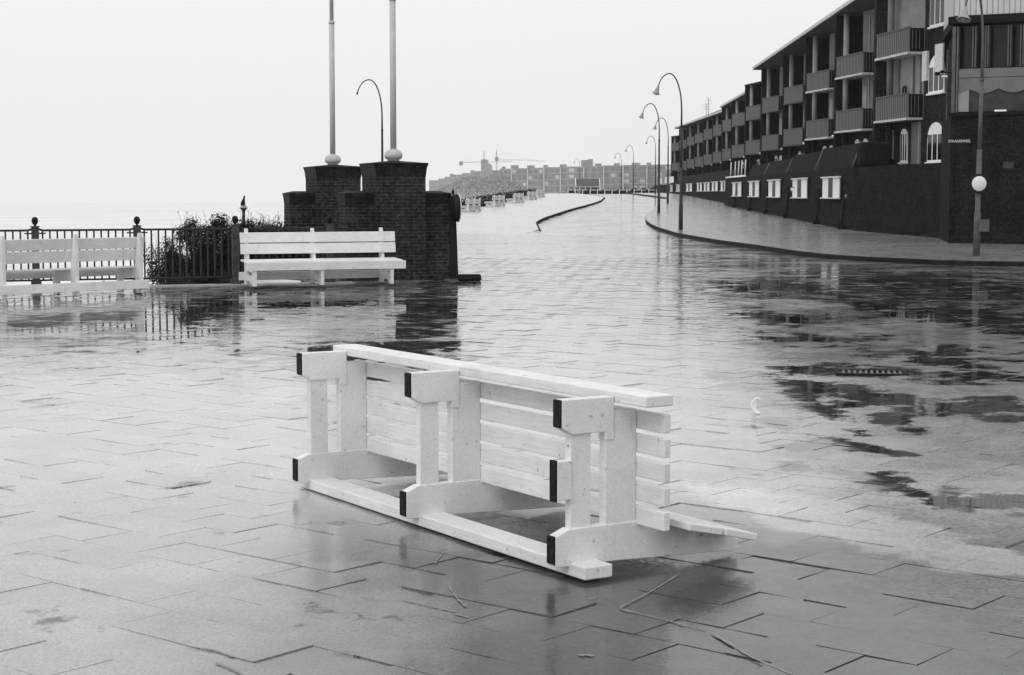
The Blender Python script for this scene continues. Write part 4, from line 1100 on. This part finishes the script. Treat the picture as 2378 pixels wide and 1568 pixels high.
# tower cranes
def crane(px, Yc, ytop, ycab, jib, counter, lb):
    o = empty('tower_crane', (fx(px, Yc), Yc, g(YF)), 0, lb, 'crane', 'tower cranes on the skyline'); zz = lambda y: zf(y, Yc)-g(YF)
    s = Yc/F
    m = MB(); w_ = 1.6*s
    for sx in (-1, 1): m.tube([(sx*w_, 0, 0), (sx*w_, 0, zz(ycab))], .35*s, 4)
    z_ = zz(450); 
    while z_ < zz(ycab)-2.5*s: m.tube([(-w_, 0, z_), (w_, 0, z_+3*s)], .3*s, 4); m.tube([(w_, 0, z_), (-w_, 0, z_+3*s)], .3*s, 4); z_ += 3*s
    m.tube([(-w_, 0, zz(ycab)), (0, 0, zz(ytop))], .4*s, 4).tube([(w_, 0, zz(ycab)), (0, 0, zz(ytop))], .4*s, 4).tube([(0, 0, zz(ycab)), (0, 0, zz(ytop-1))], .5*s, 4)
    m.build('mast', M_far_d, o)
    MB().bb(-4*s, 4*s, -1, 1, zz(ycab+9), zz(ycab)).build('cab', M_far_d, o)
    m = MB(); (xe, ye), yb = jib, ycab+6
    a = (0, 0, zz(yb)); e = ((xe-px)*s, 0, zz(ye)); m.tube([a, e], .28*s, 4); a2 = (0, 0, zz(yb-2.5)); e2 = ((xe-px)*s, 0, zz(ye-1.6)); m.tube([a2, e2], .2*s, 4)
    n = 22
    for i in range(n):
        p = Vector(a).lerp(Vector(e), i/n); q = Vector(a2).lerp(Vector(e2), (i+.5)/n); p2 = Vector(a).lerp(Vector(e), (i+1)/n); m.tube([p, q, p2], .13*s, 3)
    m.tube([(0, 0, zz(ytop)), Vector(a2).lerp(Vector(e2), .7)], .1*s, 3)
    m.build('jib', M_far_d, o)
    if counter:
        cx_, cy_ = counter
        MB().tube([(0, 0, zz(yb)), ((cx_-px)*s, 0, zz(cy_))], .9*s, 4).tube([(0, 0, zz(ytop)), ((cx_-px)*s, 0, zz(cy_-1))], .1*s, 3).bb((cx_-px-4)*s, (cx_-px+4)*s, -1, 1, zz(cy_+7), zz(cy_-2)).build('counterweight', M_far_d, o)
crane(1124, 1100., 351, 371, (1190, 377), (1071, 378), 'left tower crane with block counterweight on its left arm')
crane(1153, 1100., 349, 366, (1266, 376), None, 'right tower crane with long thin arm pointing right')
# kiosk with gabled roof
YK = 300.
root = empty('kiosk', (fx(1362, YK), YK, g(YK)), 0, 'low shelter with dark pitched roof and white gable edges before the far block', 'kiosk')
zk = lambda y: zf(y, YK)-g(YK); kx = lambda px: fx(px, YK)-root.location.x
MB().bb(kx(1338), kx(1390), 1.0, 3.4, 0, zk(434)).build('body', M_far, root)
MB().prism([(-.2, zk(433)), (4.6, zk(433)), (2.2, zk(415.5))][::-1], lambda p, q, t: (t, p, q), kx(1337), kx(1391)).build('roof', flat('kiosk_roof', .09, .8), root)
MB().prism([(-.4, zk(433.6)), (-.2, zk(433.6)), (2.2, zk(415)), (2.2, zk(414))][::-1], lambda p, q, t: (t, p, q), kx(1335.5), kx(1336.9)).prism([(-.4, zk(433.6)), (-.2, zk(433.6)), (2.2, zk(415)), (2.2, zk(414))][::-1], lambda p, q, t: (t, p, q), kx(1391.1), kx(1392.5)).build('gable_edge', M_white, root)
MB().bb(kx(1330), kx(1393), -.3, -.1, zk(435.2), zk(433.9)).build('fascia', M_far_l, root)
for px in (1332, 1345, 1358, 1371, 1390): MB().bb(kx(px)-.06, kx(px)+.06, -.28, -.16, 0, zk(435.3)).build('post', M_white, root)
# white railing and shrub tubs at the end of the road
YR = 215.
root = empty('guard_rail', (fx(1420, YR), YR, g(YR)), 0, 'low white guard rail in front of the shelter and shrubs', 'railing')
m = MB()
for i in range(14):
    x_ = fx(1318+i*17, YR)-root.location.x; MB().bb(x_-.05, x_+.05, -.05, .05, 0, .62).build('post', M_white, root)
m = MB()
for i in range(12):
    a = fx(1318+i*17, YR)-root.location.x; b = a+(.62 if i % 2 == 0 else .8)*17/F*YR; m.bb(a, b, -.03, .03, .42, .56)
m.build('rails', M_far_l, root)
rnd = random.Random(9)
def shrub(px, Y, w_, h_, lb, grp='small dark shrubs at the end of the road'):
    root = empty('shrub', (fx(px, Y), Y, g(Y)-.05), 0, lb, 'shrub', grp); m = MB()
    for i in range(420):
        d = Vector((rnd.gauss(0, .38)*w_, rnd.gauss(0, .3)*w_*.6, abs(rnd.gauss(.35, .28))*h_)); s = .09
        q = Vector((rnd.gauss(0, 1), rnd.gauss(0, 1), rnd.gauss(0, 1))).normalized(); e = q.orthogonal().normalized(); f = q.cross(e)
        m.add([d-e*s, d+f*s*.6, d+e*s, d-f*s*.6], [(0, 1, 2, 3)])
    m.build('foliage', M_bush, root); MB().tube([(0, 0, 0), (0, 0, h_*.6)], .05, 5).build('stem', M_twig, root)
places = ['left of the shelter posts', 'before the shelter middle', 'before the right shelter post', 'right of the shelter', 'between shelter and lamp', 'left of the distant lamp', 'right of the distant lamp', 'beside the thin fourth lamp']
for (px, w_), pl_ in zip(((1328, 1.0), (1362, 1.2), (1384, 1.2), (1402, 1.3), (1427, 1.3), (1450, 1.2), (1474, 1.2), (1504, 1.5)), places):
    shrub(px, YR+4, w_, .75, 'small dark shrub %s at the end of the road' % pl_)
# dark hedge behind the right part
m = MB()
for i in range(5000):
    px = rnd.uniform(1465, 1562); Y = rnd.uniform(224, 229); p = Vector((fx(px, Y), Y, g(Y)+rnd.uniform(0, .62+.15*math.sin(px*.3)))); s = .12
    q = Vector((rnd.gauss(0, 1), rnd.gauss(0, 1), rnd.gauss(0, 1))).normalized(); e = q.orthogonal().normalized(); f = q.cross(e)
    m.add([p-e*s, p+f*s*.6, p+e*s, p-f*s*.6], [(0, 1, 2, 3)])
tag(m.build('hedge', M_bush), 'low dark hedge closing the far end of the road', 'hedge')
# low dark hedge with gaps along the promenade's sea side
m = MB()
for i in range(9000):
    t = rnd.random(); Y = 98+75*t; a = edge_x(Y); wob = .5+.5*math.sin(Y*1.1)
    hh = .55+.25*math.sin(Y*2.3)
    p = Vector((a+rnd.uniform(-.7, .25), Y, g(Y)+rnd.uniform(0, hh))); s = .07
    q = Vector((rnd.gauss(0, 1), rnd.gauss(0, 1), rnd.gauss(0, 1))).normalized(); e = q.orthogonal().normalized(); f = q.cross(e)
    m.add([p-e*s, p+f*s*.6, p+e*s, p-f*s*.6], [(0, 1, 2, 3)])
tag(m.build('hedge', M_bush), 'dark low hedge along the sea side of the promenade behind the small benches', 'hedge')
